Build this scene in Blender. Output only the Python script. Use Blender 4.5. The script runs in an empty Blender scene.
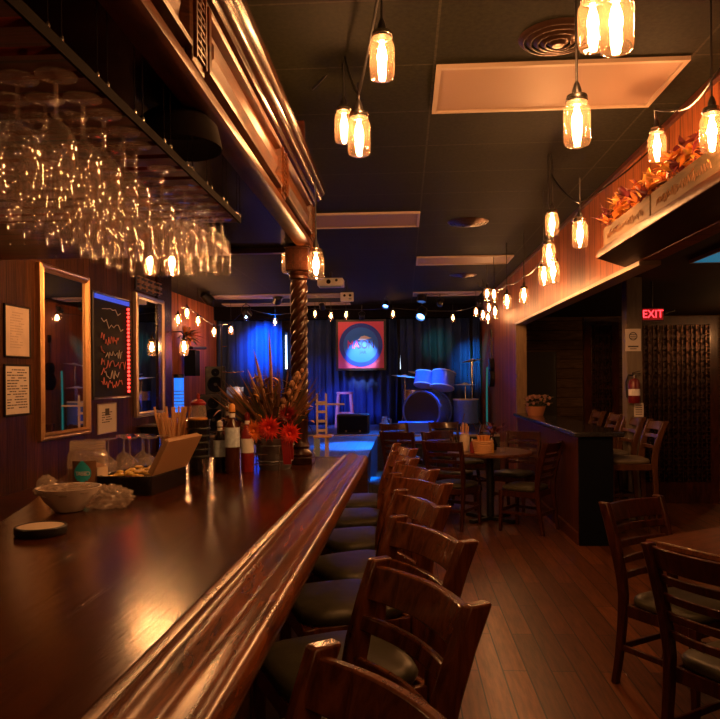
import bpy, bmesh, math, random
from mathutils import Vector, Matrix
random.seed(7)
S = bpy.context.scene
C = S.collection
PI = math.pi
CZ = 3.07           # ceiling
BZ = 1.07           # bar top

# ------------------------------------------------------------------ camera
F = 720.0
YAW = math.radians(3.5)
ROLL = math.radians(0.5)
HORY = 379.0
EYE = Vector((0, 0, 1.55))
cam_d = bpy.data.cameras.new('camera')
cam = bpy.data.objects.new('camera', cam_d)
C.objects.link(cam)
cam.location = EYE
MR = Matrix.Rotation(YAW, 3, 'Z') @ Matrix.Rotation(PI/2, 3, 'X') @ Matrix.Rotation(-ROLL, 3, 'Z')
cam.rotation_euler = MR.to_euler()
cam_d.sensor_width = 36
cam_d.sensor_fit = 'HORIZONTAL'
cam_d.lens = 36*F/720
cam_d.shift_y = (HORY-359.5)/720
cam_d.clip_start = 0.02
S.camera = cam

def ray(px, py):
    return MR @ Vector(((px-360)/F, (HORY-py)/F, -1))
def atY(px, py, Y):
    d = ray(px, py); return EYE + d*(Y/d.y)
def atZ(px, py, Z):
    d = ray(px, py); return EYE + d*((Z-EYE.z)/d.z)
def atX(px, py, X):
    d = ray(px, py); return EYE + d*(X/d.x)

# ------------------------------------------------------------------ materials
M = {}
def nt(name):
    m = bpy.data.materials.new(name); m.use_nodes = True
    n = m.node_tree; b = n.nodes['Principled BSDF']
    return m, n, b
def setp(b, **k):
    for kk, v in k.items():
        kk = kk.replace('_', ' ')
        if kk in b.inputs:
            b.inputs[kk].default_value = v
def plain(name, col, rough=.5, metal=0, bump=0, bscale=60, var=0, **k):
    m, n, b = nt(name)
    setp(b, Base_Color=(*col, 1), Roughness=rough, Metallic=metal, **k)
    if bump or var:
        tc = n.nodes.new('ShaderNodeTexCoord'); no = n.nodes.new('ShaderNodeTexNoise')
        no.inputs['Scale'].default_value = bscale; no.inputs['Detail'].default_value = 4
        n.links.new(tc.outputs['Object'], no.inputs['Vector'])
        if bump:
            bp = n.nodes.new('ShaderNodeBump'); bp.inputs['Strength'].default_value = bump
            bp.inputs['Distance'].default_value = .01
            n.links.new(no.outputs['Fac'], bp.inputs['Height']); n.links.new(bp.outputs['Normal'], b.inputs['Normal'])
        if var:
            r = n.nodes.new('ShaderNodeValToRGB')
            r.color_ramp.elements[0].position = .3; r.color_ramp.elements[1].position = .75
            r.color_ramp.elements[0].color = (*[c*(1-var) for c in col], 1)
            r.color_ramp.elements[1].color = (*[min(1, c*(1+var)) for c in col], 1)
            n.links.new(no.outputs['Fac'], r.inputs['Fac']); n.links.new(r.outputs['Color'], b.inputs['Base Color'])
    M[name] = m
    return m
def wood(name, c1, c2, rough=.35, scale=(9, 1, 9), coat=0, boards=None, bump=.15, board_var=.5):
    """stretched grain; boards = (axis index, width) adds vertical boards with grooves"""
    m, n, b = nt(name)
    L = n.links.new
    tc = n.nodes.new('ShaderNodeTexCoord')
    mp = n.nodes.new('ShaderNodeMapping'); mp.inputs['Scale'].default_value = scale
    no = n.nodes.new('ShaderNodeTexNoise')
    no.inputs['Scale'].default_value = 4; no.inputs['Detail'].default_value = 7
    no.inputs['Roughness'].default_value = .62; no.inputs['Distortion'].default_value = .8
    L(tc.outputs['Object'], mp.inputs['Vector']); L(mp.outputs['Vector'], no.inputs['Vector'])
    r = n.nodes.new('ShaderNodeValToRGB')
    r.color_ramp.elements[0].position = .33; r.color_ramp.elements[1].position = .68
    r.color_ramp.elements[0].color = (*c1, 1); r.color_ramp.elements[1].color = (*c2, 1)
    L(no.outputs['Fac'], r.inputs['Fac'])
    col = r.outputs['Color']; hgt = no.outputs['Fac']
    if boards:
        ax, w = boards
        sp = n.nodes.new('ShaderNodeSeparateXYZ'); L(tc.outputs['Object'], sp.inputs['Vector'])
        dv = n.nodes.new('ShaderNodeMath'); dv.operation = 'DIVIDE'; dv.inputs[1].default_value = w
        L(sp.outputs[ax], dv.inputs[0])
        fl = n.nodes.new('ShaderNodeMath'); fl.operation = 'FLOOR'; L(dv.outputs[0], fl.inputs[0])
        wn = n.nodes.new('ShaderNodeTexWhiteNoise'); wn.noise_dimensions = '1D'; L(fl.outputs[0], wn.inputs['W'])
        mr = n.nodes.new('ShaderNodeMapRange'); mr.inputs['To Min'].default_value = 1-board_var; mr.inputs['To Max'].default_value = 1+board_var*.4
        L(wn.outputs['Value'], mr.inputs['Value'])
        fr = n.nodes.new('ShaderNodeMath'); fr.operation = 'FRACT'; L(dv.outputs[0], fr.inputs[0])
        pp = n.nodes.new('ShaderNodeMath'); pp.operation = 'PINGPONG'; pp.inputs[1].default_value = .5; L(fr.outputs[0], pp.inputs[0])
        st = n.nodes.new('ShaderNodeMath'); st.operation = 'GREATER_THAN'; st.inputs[1].default_value = .035; L(pp.outputs[0], st.inputs[0])
        g = n.nodes.new('ShaderNodeMapRange'); g.inputs['To Min'].default_value = .25; L(st.outputs[0], g.inputs['Value'])
        mu = n.nodes.new('ShaderNodeMath'); mu.operation = 'MULTIPLY'; L(mr.outputs['Result'], mu.inputs[0]); L(g.outputs['Result'], mu.inputs[1])
        mx = n.nodes.new('ShaderNodeVectorMath'); mx.operation = 'SCALE'; L(col, mx.inputs[0]); L(mu.outputs[0], mx.inputs['Scale'])
        col = mx.outputs[0]
        ad = n.nodes.new('ShaderNodeMath'); ad.operation = 'MULTIPLY_ADD'; ad.inputs[1].default_value = 3
        L(st.outputs[0], ad.inputs[0]); L(no.outputs['Fac'], ad.inputs[2]); hgt = ad.outputs[0]
    L(col, b.inputs['Base Color'])
    setp(b, Roughness=rough, Coat_Weight=coat, Coat_Roughness=.12)
    if bump:
        bp = n.nodes.new('ShaderNodeBump'); bp.inputs['Strength'].default_value = bump; bp.inputs['Distance'].default_value = .004
        L(hgt, bp.inputs['Height']); L(bp.outputs['Normal'], b.inputs['Normal'])
    M[name] = m
    return m
def planks(name, c1, c2, cm, w, l, rough, rot=0, off=.5, mortar=.004, loc=(0, 0, 0), grain=(6, .7, 1), coat=0, bump=.3):
    m, n, b = nt(name); L = n.links.new
    tc = n.nodes.new('ShaderNodeTexCoord')
    mp = n.nodes.new('ShaderNodeMapping'); mp.inputs['Rotation'].default_value = (0, 0, rot); mp.inputs['Location'].default_value = loc
    L(tc.outputs['Object'], mp.inputs['Vector'])
    br = n.nodes.new('ShaderNodeTexBrick')
    br.offset = off; br.inputs['Scale'].default_value = 1
    br.inputs['Brick Width'].default_value = l; br.inputs['Row Height'].default_value = w
    br.inputs['Mortar Size'].default_value = mortar; br.inputs['Mortar Smooth'].default_value = .1
    br.inputs['Color1'].default_value = (*c1, 1); br.inputs['Color2'].default_value = (*c2, 1); br.inputs['Mortar'].default_value = (*cm, 1)
    L(mp.outputs['Vector'], br.inputs['Vector'])
    m2 = n.nodes.new('ShaderNodeMapping'); m2.inputs['Scale'].default_value = grain
    L(tc.outputs['Object'], m2.inputs['Vector'])
    no = n.nodes.new('ShaderNodeTexNoise'); no.inputs['Scale'].default_value = 5; no.inputs['Detail'].default_value = 8; no.inputs['Roughness'].default_value = .65
    L(m2.outputs['Vector'], no.inputs['Vector'])
    mr = n.nodes.new('ShaderNodeMapRange'); mr.inputs['From Min'].default_value = .3; mr.inputs['From Max'].default_value = .7
    mr.inputs['To Min'].default_value = .45; mr.inputs['To Max'].default_value = 1.35
    L(no.outputs['Fac'], mr.inputs['Value'])
    mx = n.nodes.new('ShaderNodeVectorMath'); mx.operation = 'SCALE'
    L(br.outputs['Color'], mx.inputs[0]); L(mr.outputs['Result'], mx.inputs['Scale'])
    L(mx.outputs[0], b.inputs['Base Color'])
    setp(b, Roughness=rough, Coat_Weight=coat, Coat_Roughness=.15)
    bp = n.nodes.new('ShaderNodeBump'); bp.inputs['Strength'].default_value = bump; bp.inputs['Distance'].default_value = .003
    sb = n.nodes.new('ShaderNodeMath'); sb.operation = 'SUBTRACT'; L(no.outputs['Fac'], sb.inputs[0]); L(br.outputs['Fac'], sb.inputs[1])
    L(sb.outputs[0], bp.inputs['Height']); L(bp.outputs['Normal'], b.inputs['Normal'])
    M[name] = m
    return m
def glass(name, tint=(.95, .95, .95), edge=.75, milky=.0, milkcol=(1, .9, .8), rough=.02):
    """thin clear glass: see-through face on, reflecting at the rim"""
    m = bpy.data.materials.new(name); m.use_nodes = True
    n = m.node_tree; n.nodes.clear(); L = n.links.new
    out = n.nodes.new('ShaderNodeOutputMaterial')
    tr = n.nodes.new('ShaderNodeBsdfTransparent'); tr.inputs['Color'].default_value = (*tint, 1)
    gl = n.nodes.new('ShaderNodeBsdfGlossy'); gl.inputs['Roughness'].default_value = rough; gl.inputs['Color'].default_value = (1, 1, 1, 1)
    lw = n.nodes.new('ShaderNodeLayerWeight'); lw.inputs['Blend'].default_value = .35
    mr = n.nodes.new('ShaderNodeMapRange'); mr.inputs['To Min'].default_value = .06; mr.inputs['To Max'].default_value = edge
    L(lw.outputs['Facing'], mr.inputs['Value'])
    mx = n.nodes.new('ShaderNodeMixShader'); L(mr.outputs['Result'], mx.inputs['Fac']); L(tr.outputs[0], mx.inputs[1]); L(gl.outputs[0], mx.inputs[2])
    last = mx
    if milky:
        tl = n.nodes.new('ShaderNodeBsdfTranslucent'); tl.inputs['Color'].default_value = (*milkcol, 1)
        df = n.nodes.new('ShaderNodeBsdfDiffuse'); df.inputs['Color'].default_value = (*milkcol, 1)
        m2 = n.nodes.new('ShaderNodeMixShader'); L(tl.outputs[0], m2.inputs[1]); L(df.outputs[0], m2.inputs[2])
        m3 = n.nodes.new('ShaderNodeMixShader'); m3.inputs['Fac'].default_value = milky
        L(mx.outputs[0], m3.inputs[1]); L(m2.outputs[0], m3.inputs[2]); last = m3
    L(last.outputs[0], out.inputs['Surface'])
    M[name] = m
    return m
def emit(name, col, s):
    m, n, b = nt(name)
    setp(b, Base_Color=(*[c*.2 for c in col], 1), Emission_Color=(*col, 1), Emission_Strength=s)
    M[name] = m
    return m

wood('wood_bar', (.022, .005, .0012), (.22, .058, .011), .26, (9, 1.1, 9), coat=0, bump=.012)
planks('wood_bartop', (.085, .024, .0055), (.050, .013, .003), (.006, .0015, .001), .23, 9.0, .17, rot=PI/2, mortar=.0035, grain=(11, 1.2, 1), coat=0, bump=.22)
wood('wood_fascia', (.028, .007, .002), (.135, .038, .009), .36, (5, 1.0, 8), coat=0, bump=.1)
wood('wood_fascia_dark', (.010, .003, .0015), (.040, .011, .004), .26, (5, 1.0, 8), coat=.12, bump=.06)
wood('wood_chair', (.055, .015, .006), (.21, .062, .02), .25, (7, 7, 1.4), coat=.35, bump=.05)
wood('wood_column', (.012, .004, .002), (.045, .013, .006), .28, (7, 7, 1.4), coat=.25, bump=.05)
wood('wood_chair_dark', (.018, .005, .003), (.075, .019, .009), .28, (7, 7, 1.4), coat=.3, bump=.05)
wood('wood_stool_light', (.05, .018, .006), (.12, .045, .016), .35, (7, 7, 1.4), bump=.05)
wood('wood_table', (.05, .017, .007), (.17, .06, .022), .3, (2, 9, 9), coat=.2, bump=.05)
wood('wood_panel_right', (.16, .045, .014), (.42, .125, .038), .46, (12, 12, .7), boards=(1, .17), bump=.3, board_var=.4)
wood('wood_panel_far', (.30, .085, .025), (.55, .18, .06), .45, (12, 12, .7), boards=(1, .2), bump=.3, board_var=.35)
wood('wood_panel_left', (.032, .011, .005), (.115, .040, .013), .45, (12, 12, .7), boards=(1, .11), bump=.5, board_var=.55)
wood('wood_log', (.06, .036, .020), (.15, .09, .052), .6, (1, 9, 9), boards=(2, .17), bump=.5, board_var=.3)
wood('wood_halfwall', (.06, .018, .007), (.14, .042, .014), .4, (9, 9, .8), bump=.1)
wood('wood_red', (.09, .014, .007), (.26, .04, .02), .4, (1, 9, 9), boards=(1, .14), bump=.3)
wood('wood_red_dark', (.030, .006, .003), (.10, .020, .009), .35, (1, 9, 9), boards=(1, .14), bump=.3)
wood('wood_shelf', (.03, .01, .005), (.08, .028, .011), .4, (9, 1, 9), bump=.1)
wood('wood_planter', (.06, .040, .020), (.15, .10, .052), .7, (9, 1, 5), bump=.3)
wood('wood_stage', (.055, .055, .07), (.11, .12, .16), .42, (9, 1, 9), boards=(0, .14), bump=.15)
wood('wood_tan', (.16, .095, .05), (.27, .165, .085), .6, (9, 9, .8), bump=.1)
wood('wood_grey', (.11, .085, .06), (.19, .15, .105), .6, (9, 9, .8), bump=.1)
planks('floor_planks', (.21, .068, .019), (.085, .026, .008), (.012, .004, .002), .127, 1.1, .36, rot=PI/2, mortar=.004, grain=(9, .8, 1), coat=.05, bump=.3)
planks('ceiling_tiles', (.0135, .0135, .0060), (.0115, .0115, .0050), (.036, .034, .020), .61, 1.22, .75, off=0, mortar=.006, loc=(-.16+1.22*4, -3.5+.61*10, 0), grain=(9, 9, 9), bump=.1)
plain('ceiling_side', (.03, .022, .016), .8)
plain('wall_dark', (.028, .016, .010), .7, bump=.1)
plain('black', (.008, .007, .007), .4)
plain('matte_black', (.006, .004, .004), .9, Specular_IOR_Level=.05)
plain('black_gloss', (.010, .008, .008), .18)
plain('underside', (.012, .009, .008), .16, bump=.02, bscale=6)
plain('dark_navy', (.0025, .004, .010), .8)
plain('green_vinyl', (.050, .046, .026), .42, bump=.04, bscale=25, var=.25)
plain('tan_vinyl', (.15, .12, .08), .45, bump=.04)
plain('steel', (.55, .53, .5), .25, 1)
plain('zinc', (.32, .34, .37), .45, 1, bump=.1, var=.3, bscale=12)
plain('brass_frame', (.50, .30, .14), .32, .85, bump=.25, bscale=120)
plain('silver_frame', (.55, .45, .36), .28, .9, bump=.2, bscale=120)
plain('mirror', (.85, .85, .85), .02, 1)
plain('paper', (.62, .55, .48), .7)
plain('paper_warm', (.58, .46, .36), .7, var=.1, bscale=9)
plain('ink', (.06, .045, .04), .8)
plain('white', (.75, .73, .70), .5)
plain('white_sheet', (.74, .70, .66), .35, bump=.2, bscale=30)
plain('diffuser', (.33, .23, .18), .5, bump=.06, bscale=90)
plain('cream', (.62, .50, .38), .5)
plain('trim_light', (.42, .33, .25), .5)
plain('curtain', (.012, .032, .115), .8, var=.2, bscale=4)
plain('board_black', (.010, .009, .009), .75, Specular_IOR_Level=.15)
plain('chalk_red', (.85, .25, .22), .8)
plain('chalk_white', (.7, .62, .58), .8)
plain('red_paint', (.14, .007, .007), .3)
plain('red_dark', (.25, .012, .014), .45)
plain('leaf_orange', (.70, .21, .03), .6, var=.4, bscale=9)
plain('leaf_gold', (.75, .38, .07), .6, var=.35, bscale=9)
plain('leaf_wine', (.16, .018, .025), .55, var=.4, bscale=9)
plain('leaf_brown', (.17, .075, .03), .7, var=.4, bscale=9)
plain('leaf_green', (.06, .07, .03), .6, var=.4, bscale=9)
plain('flower_red', (.75, .035, .015), .55, var=.3, bscale=15)
plain('flower_orange', (.85, .20, .03), .55, var=.3, bscale=15)
plain('pampas', (.42, .22, .12), .85, var=.3, bscale=30)
plain('pink_flower', (.62, .35, .27), .6, var=.3)
plain('terracotta', (.45, .18, .09), .6)
plain('straw', (.75, .42, .20), .6)
plain('fruit', (.95, .50, .07), .4, var=.4, bscale=40)
plain('label_blue', (.62, .76, .90), .5, var=.2, bscale=60)
plain('label_white', (.85, .83, .80), .5)
plain('teal', (.03, .42, .50), .4)
plain('amber', (.06, .018, .006), .15)
plain('cap_orange', (.75, .33, .08), .4)
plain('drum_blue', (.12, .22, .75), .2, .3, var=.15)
plain('drum_head', (.55, .55, .58), .5)
plain('cymbal', (.62, .60, .52), .3, .35)
plain('sign_pink', (.80, .10, .20), .5)
plain('sign_blue', (.015, .20, .95), .4)
plain('sign_deep', (.01, .06, .60), .4)
plain('magenta', (.16, .01, .20), .5)
plain('pink_letter', (.85, .08, .45), .5)
plain('stool_red_lit', (.70, .22, .18), .5)
plain('bronze', (.10, .055, .035), .3, .8, bump=.1)
plain('acrylic_brown', (.42, .25, .13), .3, Alpha=1)
plain('granite', (.03, .028, .03), .12, var=.6, bscale=80)
plain('slate_blue', (.25, .35, .45), .4)
plain('dish_white', (.85, .74, .66), .4)
glass('glass_clear', (.97, .965, .965), .5, .05, (1, .9, .82))
glass('glass_bright', (.95, .94, .93), .8, .15, (1, .9, .8))
glass('glass_jar', (.97, .94, .90), .6, .014, (1, .74, .50))
glass('glass_frost', (.94, .92, .90), .5, .24, (.8, .68, .58))
glass('glass_dark', (.25, .2, .18), .5)
glass('plastic_film', (.9, .88, .86), .7, .28, (.85, .72, .62), .12)
emit('bulb', (1, .42, .14), 480)
emit('bulb_far', (1, .45, .16), 160)
emit('bulb_dim', (1, .45, .16), 14)
emit('bulb_stage', (1, .45, .16), 55)
emit('bulb_blue', (.25, .45, 1), 60)
emit('led_red', (1, .03, .02), 4.5)
emit('led_blue', (.05, .12, 1), .45)
emit('exit_red', (1, .03, .04), 3.2)
emit('exit_back', (.45, .008, .008), .35)
emit('blue_tube', (.02, .20, 1), .9)
emit('blue_panel', (.05, .42, .7), .22)
emit('teal_tube', (.05, .6, .55), .12)
emit('white_slit', (.65, .8, 1), 2.5)
emit('spot_lens', (.1, .3, 1), 12)

def low_spec(v, *names):
    for k in names: M[k].node_tree.nodes['Principled BSDF'].inputs['Specular IOR Level'].default_value = v
low_spec(.12, 'ceiling_tiles', 'wood_panel_left', 'wood_log', 'ceiling_side', 'wall_dark', 'diffuser', 'wood_shelf', 'wood_planter', 'dark_navy', 'wood_halfwall')
low_spec(.25, 'wood_fascia', 'wood_fascia_dark', 'floor_planks', 'wood_panel_right', 'wood_panel_far', 'underside', 'wood_table')
low_spec(.32, 'wood_bar', 'wood_column', 'wood_chair', 'wood_chair_dark', 'green_vinyl')
# ------------------------------------------------------------------ mesh builder
class MB:
    def __init__(s): s.bm = bmesh.new()
    def v(s, p): return s.bm.verts.new(p)
    def face(s, vs):
        try: return s.bm.faces.new(vs)
        except ValueError: return None
    def quad(s, *pts): s.face([s.v(p) for p in pts]); return s
    def box(s, c, d, rz=0, rx=0, ry=0):
        R = Matrix.Rotation(rz, 3, 'Z') @ Matrix.Rotation(ry, 3, 'Y') @ Matrix.Rotation(rx, 3, 'X'); c = Vector(c)
        vs = [s.v(c + R @ Vector((x*d[0]/2, y*d[1]/2, z*d[2]/2))) for z in (-1, 1) for y in (-1, 1) for x in (-1, 1)]
        for f in ((0, 2, 3, 1), (4, 5, 7, 6), (0, 1, 5, 4), (2, 6, 7, 3), (0, 4, 6, 2), (1, 3, 7, 5)):
            s.face([vs[i] for i in f])
        return s
    def bx(s, x0, x1, y0, y1, z0, z1):
        return s.box(((x0+x1)/2, (y0+y1)/2, (z0+z1)/2), (abs(x1-x0), abs(y1-y0), abs(z1-z0)))
    def ring(s, c, u, w, r, n, fn=None):
        out = []
        for i in range(n):
            a = 2*PI*i/n
            rr = fn(a)*r if fn else r
            out.append(s.v(c + (u*math.cos(a) + w*math.sin(a))*rr))
        return out
    def bridge(s, A, B):
        n = len(A)
        for i in range(n): s.face([A[i], A[(i+1) % n], B[(i+1) % n], B[i]])
    def cyl(s, p0, p1, r0, r1=None, n=14, caps=True):
        p0, p1 = Vector(p0), Vector(p1); r1 = r0 if r1 is None else r1
        t = (p1-p0).normalized(); u = t.orthogonal().normalized(); w = t.cross(u)
        A = s.ring(p0, u, w, r0, n); B = s.ring(p1, u, w, r1, n); s.bridge(A, B)
        if caps: s.face(A[::-1]); s.face(B)
        return s
    def lathe(s, prof, n=20, c=(0, 0, 0), closed=False, cap0=False, cap1=False, M3=None):
        c = Vector(c); rings = []
        M3 = M3 or Matrix.Identity(3)
        for r, z in prof:
            rings.append([s.v(c + M3 @ Vector((r*math.cos(2*PI*i/n), r*math.sin(2*PI*i/n), z))) for i in range(n)])
        for A, B in zip(rings, rings[1:]): s.bridge(A, B)
        if closed: s.bridge(rings[-1], rings[0])
        if cap0: s.face(rings[0][::-1])
        if cap1: s.face(rings[-1])
        return s
    def tube(s, pts, r, n=8, caps=True):
        pts = [Vector(p) for p in pts]; prev = None; u = None
        for i, p in enumerate(pts):
            t = (pts[min(i+1, len(pts)-1)] - pts[max(i-1, 0)]).normalized()
            if u is None: u = t.orthogonal().normalized()
            else: u = (u - t*u.dot(t)).normalized()
            w = t.cross(u)
            rr = r(i/(len(pts)-1)) if callable(r) else r
            R = s.ring(p, u, w, rr, n)
            if prev: s.bridge(prev, R)
            elif caps: s.face(R[::-1])
            prev = R
        if caps: s.face(prev)
        return s
    def sweep(s, pts, u, w, a, b):
        """rectangle a x b on fixed axes u, w carried along pts"""
        u, w = Vector(u), Vector(w); prev = None
        for i, p in enumerate(pts):
            p = Vector(p); t = i/(len(pts)-1)
            aa = a(t) if callable(a) else a; bb = b(t) if callable(b) else b
            R = [s.v(p + u*sx*aa/2 + w*sy*bb/2) for sx, sy in ((-1, -1), (1, -1), (1, 1), (-1, 1))]
            if prev: s.bridge(prev, R)
            else: s.face(R[::-1])
            prev = R
        s.face(prev)
        return s
    def extrude_y(s, prof, y0, y1, f0=None, f1=None):
        """closed profile of (x,z) points carried from y0 to y1; f0/f1 shift x at the ends"""
        A = [s.v((x+(f0 or 0), y0, z)) for x, z in prof]; B = [s.v((x+(f1 or 0), y1, z)) for x, z in prof]
        s.bridge(A, B); s.face(A[::-1]); s.face(B)
        return s
    def prism(s, poly, z0, z1):
        A = [s.v((x, y, z0)) for x, y in poly]; B = [s.v((x, y, z1)) for x, y in poly]
        s.bridge(A, B); s.face(A[::-1]); s.face(B)
        return s
    def ball(s, c, r, sc=(1, 1, 1), n=12, m=8):
        c = Vector(c); rings = []
        for j in range(1, m):
            t = PI*j/m
            rings.append([s.v(c + Vector((r*sc[0]*math.sin(t)*math.cos(2*PI*i/n), r*sc[1]*math.sin(t)*math.sin(2*PI*i/n), -r*sc[2]*math.cos(t)))) for i in range(n)])
        for A, B in zip(rings, rings[1:]): s.bridge(A, B)
        a = s.v(c - Vector((0, 0, r*sc[2]))); b = s.v(c + Vector((0, 0, r*sc[2])))
        for i in range(n):
            s.face([a, rings[0][(i+1) % n], rings[0][i]]); s.face([b, rings[-1][i], rings[-1][(i+1) % n]])
        return s
    def leaf(s, base, d, up, l, w, bend=.2):
        """pointed blade with a fold and a droop"""
        base, d, up = Vector(base), Vector(d).normalized(), Vector(up)
        sd = d.cross(up)
        if sd.length < 1e-3: sd = d.orthogonal()
        sd.normalize(); nn = sd.cross(d)
        L = []; 
        for t, ww in ((0, .12), (.3, .9), (.6, .8), (1, .02)):
            p = base + d*l*t - nn*bend*l*t*t
            L.append((s.v(p - sd*w/2*ww + nn*w*.12*ww), s.v(p), s.v(p + sd*w/2*ww + nn*w*.12*ww)))
        for A, B in zip(L, L[1:]):
            s.face([A[0], A[1], B[1], B[0]]); s.face([A[1], A[2], B[2], B[1]])
        return s
    def build(s, name, mat, parent=None, loc=None, rz=0, smooth=True, bev=0, kind=None, ang=.7, solid=0):
        me = bpy.data.meshes.new(name)
        bmesh.ops.recalc_face_normals(s.bm, faces=s.bm.faces)
        s.bm.to_mesh(me); s.bm.free()
        if smooth:
            me.polygons.foreach_set('use_smooth', [True]*len(me.polygons))
            me.set_sharp_from_angle(angle=ang)
        me.materials.append(M[mat] if isinstance(mat, str) else mat)
        o = bpy.data.objects.new(name, me); C.objects.link(o)
        if parent: o.parent = parent
        if loc is not None: o.location = loc
        if rz: o.rotation_euler = (0, 0, rz)
        if bev:
            md = o.modifiers.new('edge', 'BEVEL'); md.width = bev; md.segments = 2; md.limit_method = 'ANGLE'; md.angle_limit = .6
        if solid:
            md = o.modifiers.new('thick', 'SOLIDIFY'); md.thickness = solid
        if kind: o['kind'] = kind
        return o
def tag(o, label, cat, group=None, kind=None):
    o['label'] = label; o['category'] = cat
    if group: o['group'] = group
    if kind: o['kind'] = kind
    return o
def thing(name, label, cat, loc=(0, 0, 0), rz=0, group=None):
    o = bpy.data.objects.new(name, None); C.objects.link(o); o.empty_display_size = .1
    o.location = loc; o.rotation_euler = (0, 0, rz)
    return tag(o, label, cat, group)
def dup(root, loc, rz, label, group=None):
    r = root.copy(); C.objects.link(r); r.location = loc; r.rotation_euler = (0, 0, rz); r['label'] = label
    if group: r['group'] = group
    for ch in list(root.children):
        c = ch.copy(); C.objects.link(c); c.parent = r
        for g in ch.children:
            d = g.copy(); C.objects.link(d); d.parent = c
    return r
def text_obj(name, body, size, mat, parent, loc, rot, depth=.002, align='CENTER', sx=1):
    cu = bpy.data.curves.new(name, 'FONT'); cu.body = body; cu.size = size; cu.extrude = depth
    cu.align_x = align; cu.align_y = 'CENTER'
    tmp = bpy.data.objects.new(name, cu); C.objects.link(tmp)
    dg = bpy.context.evaluated_depsgraph_get()
    me = bpy.data.meshes.new_from_object(tmp.evaluated_get(dg))
    bpy.data.objects.remove(tmp)
    me.materials.clear(); me.materials.append(M[mat])
    o = bpy.data.objects.new(name, me); C.objects.link(o)
    o.parent = parent; o.location = loc; o.rotation_euler = rot; o.scale = (sx, 1, 1)
    return o
ORD = ['first', 'second', 'third', 'fourth', 'fifth', 'sixth', 'seventh', 'eighth', 'ninth', 'tenth', 'eleventh', 'twelfth', 'thirteenth']

# ------------------------------------------------------------------ the room
XL, XB, XR, XS = -3.94, -2.5, 1.6, 6.2
YB, YE, YP = -3.0, 15.2, 7.55        # behind the viewer, stage end, end of back-bar wall
st = 'structure'
MB().bx(XL-.2, XS+.2, YB-.2, YE+.2, -.1, 0).build('floor', 'floor_planks', kind=st)
MB().bx(XL-.2, XR+.1, YB-.2, YE+.2, CZ, CZ+.1).build('ceiling', 'ceiling_tiles', kind=st)
MB().bx(XR+.12, XS+.2, YB-.2, 13.2, 2.62, 2.72).build('ceiling_side', 'ceiling_side', kind=st)
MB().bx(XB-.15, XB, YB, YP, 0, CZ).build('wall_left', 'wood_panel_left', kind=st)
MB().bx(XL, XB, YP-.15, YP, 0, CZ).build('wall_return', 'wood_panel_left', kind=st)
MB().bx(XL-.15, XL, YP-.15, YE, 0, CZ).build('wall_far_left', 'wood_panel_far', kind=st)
MB().bx(XL-.15, XR+.12, YE, YE+.15, 0, CZ).build('wall_stage', 'wall_dark', kind=st)
MB().bx(XL-.2, XS+.2, YB-.15, YB, 0, CZ).build('wall_behind', 'wall_dark', kind=st)
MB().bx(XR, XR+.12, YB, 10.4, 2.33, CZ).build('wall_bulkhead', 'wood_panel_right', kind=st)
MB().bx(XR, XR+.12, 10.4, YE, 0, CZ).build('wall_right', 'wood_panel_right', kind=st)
MB().bx(XR-.012, XR+.135, 10.32, 10.40, 0, 2.33).build('trim_1', 'wood_tan', kind=st)
MB().bx(XR-.015, XR+.13, 4.95, 10.4, 2.30, 2.33).build('trim_2', 'trim_light', kind=st)
MB().bx(XR-.03, XR, YB, YE, CZ-.03, CZ).build('trim_3', 'wood_red_dark', kind=st)
MB().bx(XS, XS+.15, YB, 13.2, 0, 2.72).build('wall_side_room', 'wall_dark', kind=st)
MB().bx(XR+.12, XS+.2, 13.0, 13.15, 0, 2.72).build('wall_side_back', 'wood_log', kind=st)
MB().bx(XB+.001, XB+.02, YB, 4.6, 0, .12).build('baseboard_left', 'wood_red_dark', kind=st)
# brown corner post where the back-bar wall ends
MB().bx(XB, XB+.03, 7.12, YP, 0, CZ).build('trim_4', 'wood_fascia_dark', kind=st)
# door in the side room's back wall
dx0, dx1 = atY(521, 360, 12.98).x, atY(556, 360, 12.98).x
dz = atY(540, 352, 12.98).z
MB().bx(dx0, dx1, 12.95, 12.99, 0, dz).build('door_1', 'black', kind=st)
f = MB(); f.bx(dx1, dx1+.06, 12.93, 13, 0, dz+.06); f.bx(dx0-.06, dx0, 12.93, 13, 0, dz+.06); f.bx(dx0, dx1, 12.93, 13, dz, dz+.06)
f.build('trim_5', 'wood_log', kind=st)
# structural post by the EXIT sign
pc = atY(632, 340, 8.0)
MB().box((pc.x, 8.0, 1.31), (.165, .175, 2.62)).build('pillar', 'wood_grey', kind=st, bev=.008)
# stage and its thrust
MB().bx(XL, XR, 12.25, YE, 0, .6).build('stage_platform', 'wood_stage', kind=st)
MB().bx(-2.3, -.46, 8.9, 12.25, 0, .58).build('stage_thrust', 'wood_stage', kind=st)
MB().bx(-2.3, -.46, 8.885, 8.9, 0, .50).build('trim_6', 'wood_red_dark', kind=st)
MB().bx(-.46, -.1, 9.2, 9.9, 0, .2).build('stage_step', 'wood_stage', kind=st)
MB().bx(XL, XR, 12.235, 12.25, .565, .6).build('trim_7', 'trim_light', kind=st)
MB().bx(-.1, XR, 12.23, 12.249, 0, .56).build('trim_8', 'black', kind=st)
# header beam over the stage front
MB().bx(XL, XR, 14.75, 15.1, 2.80, CZ).build('beam', 'matte_black', kind=st)

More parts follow.
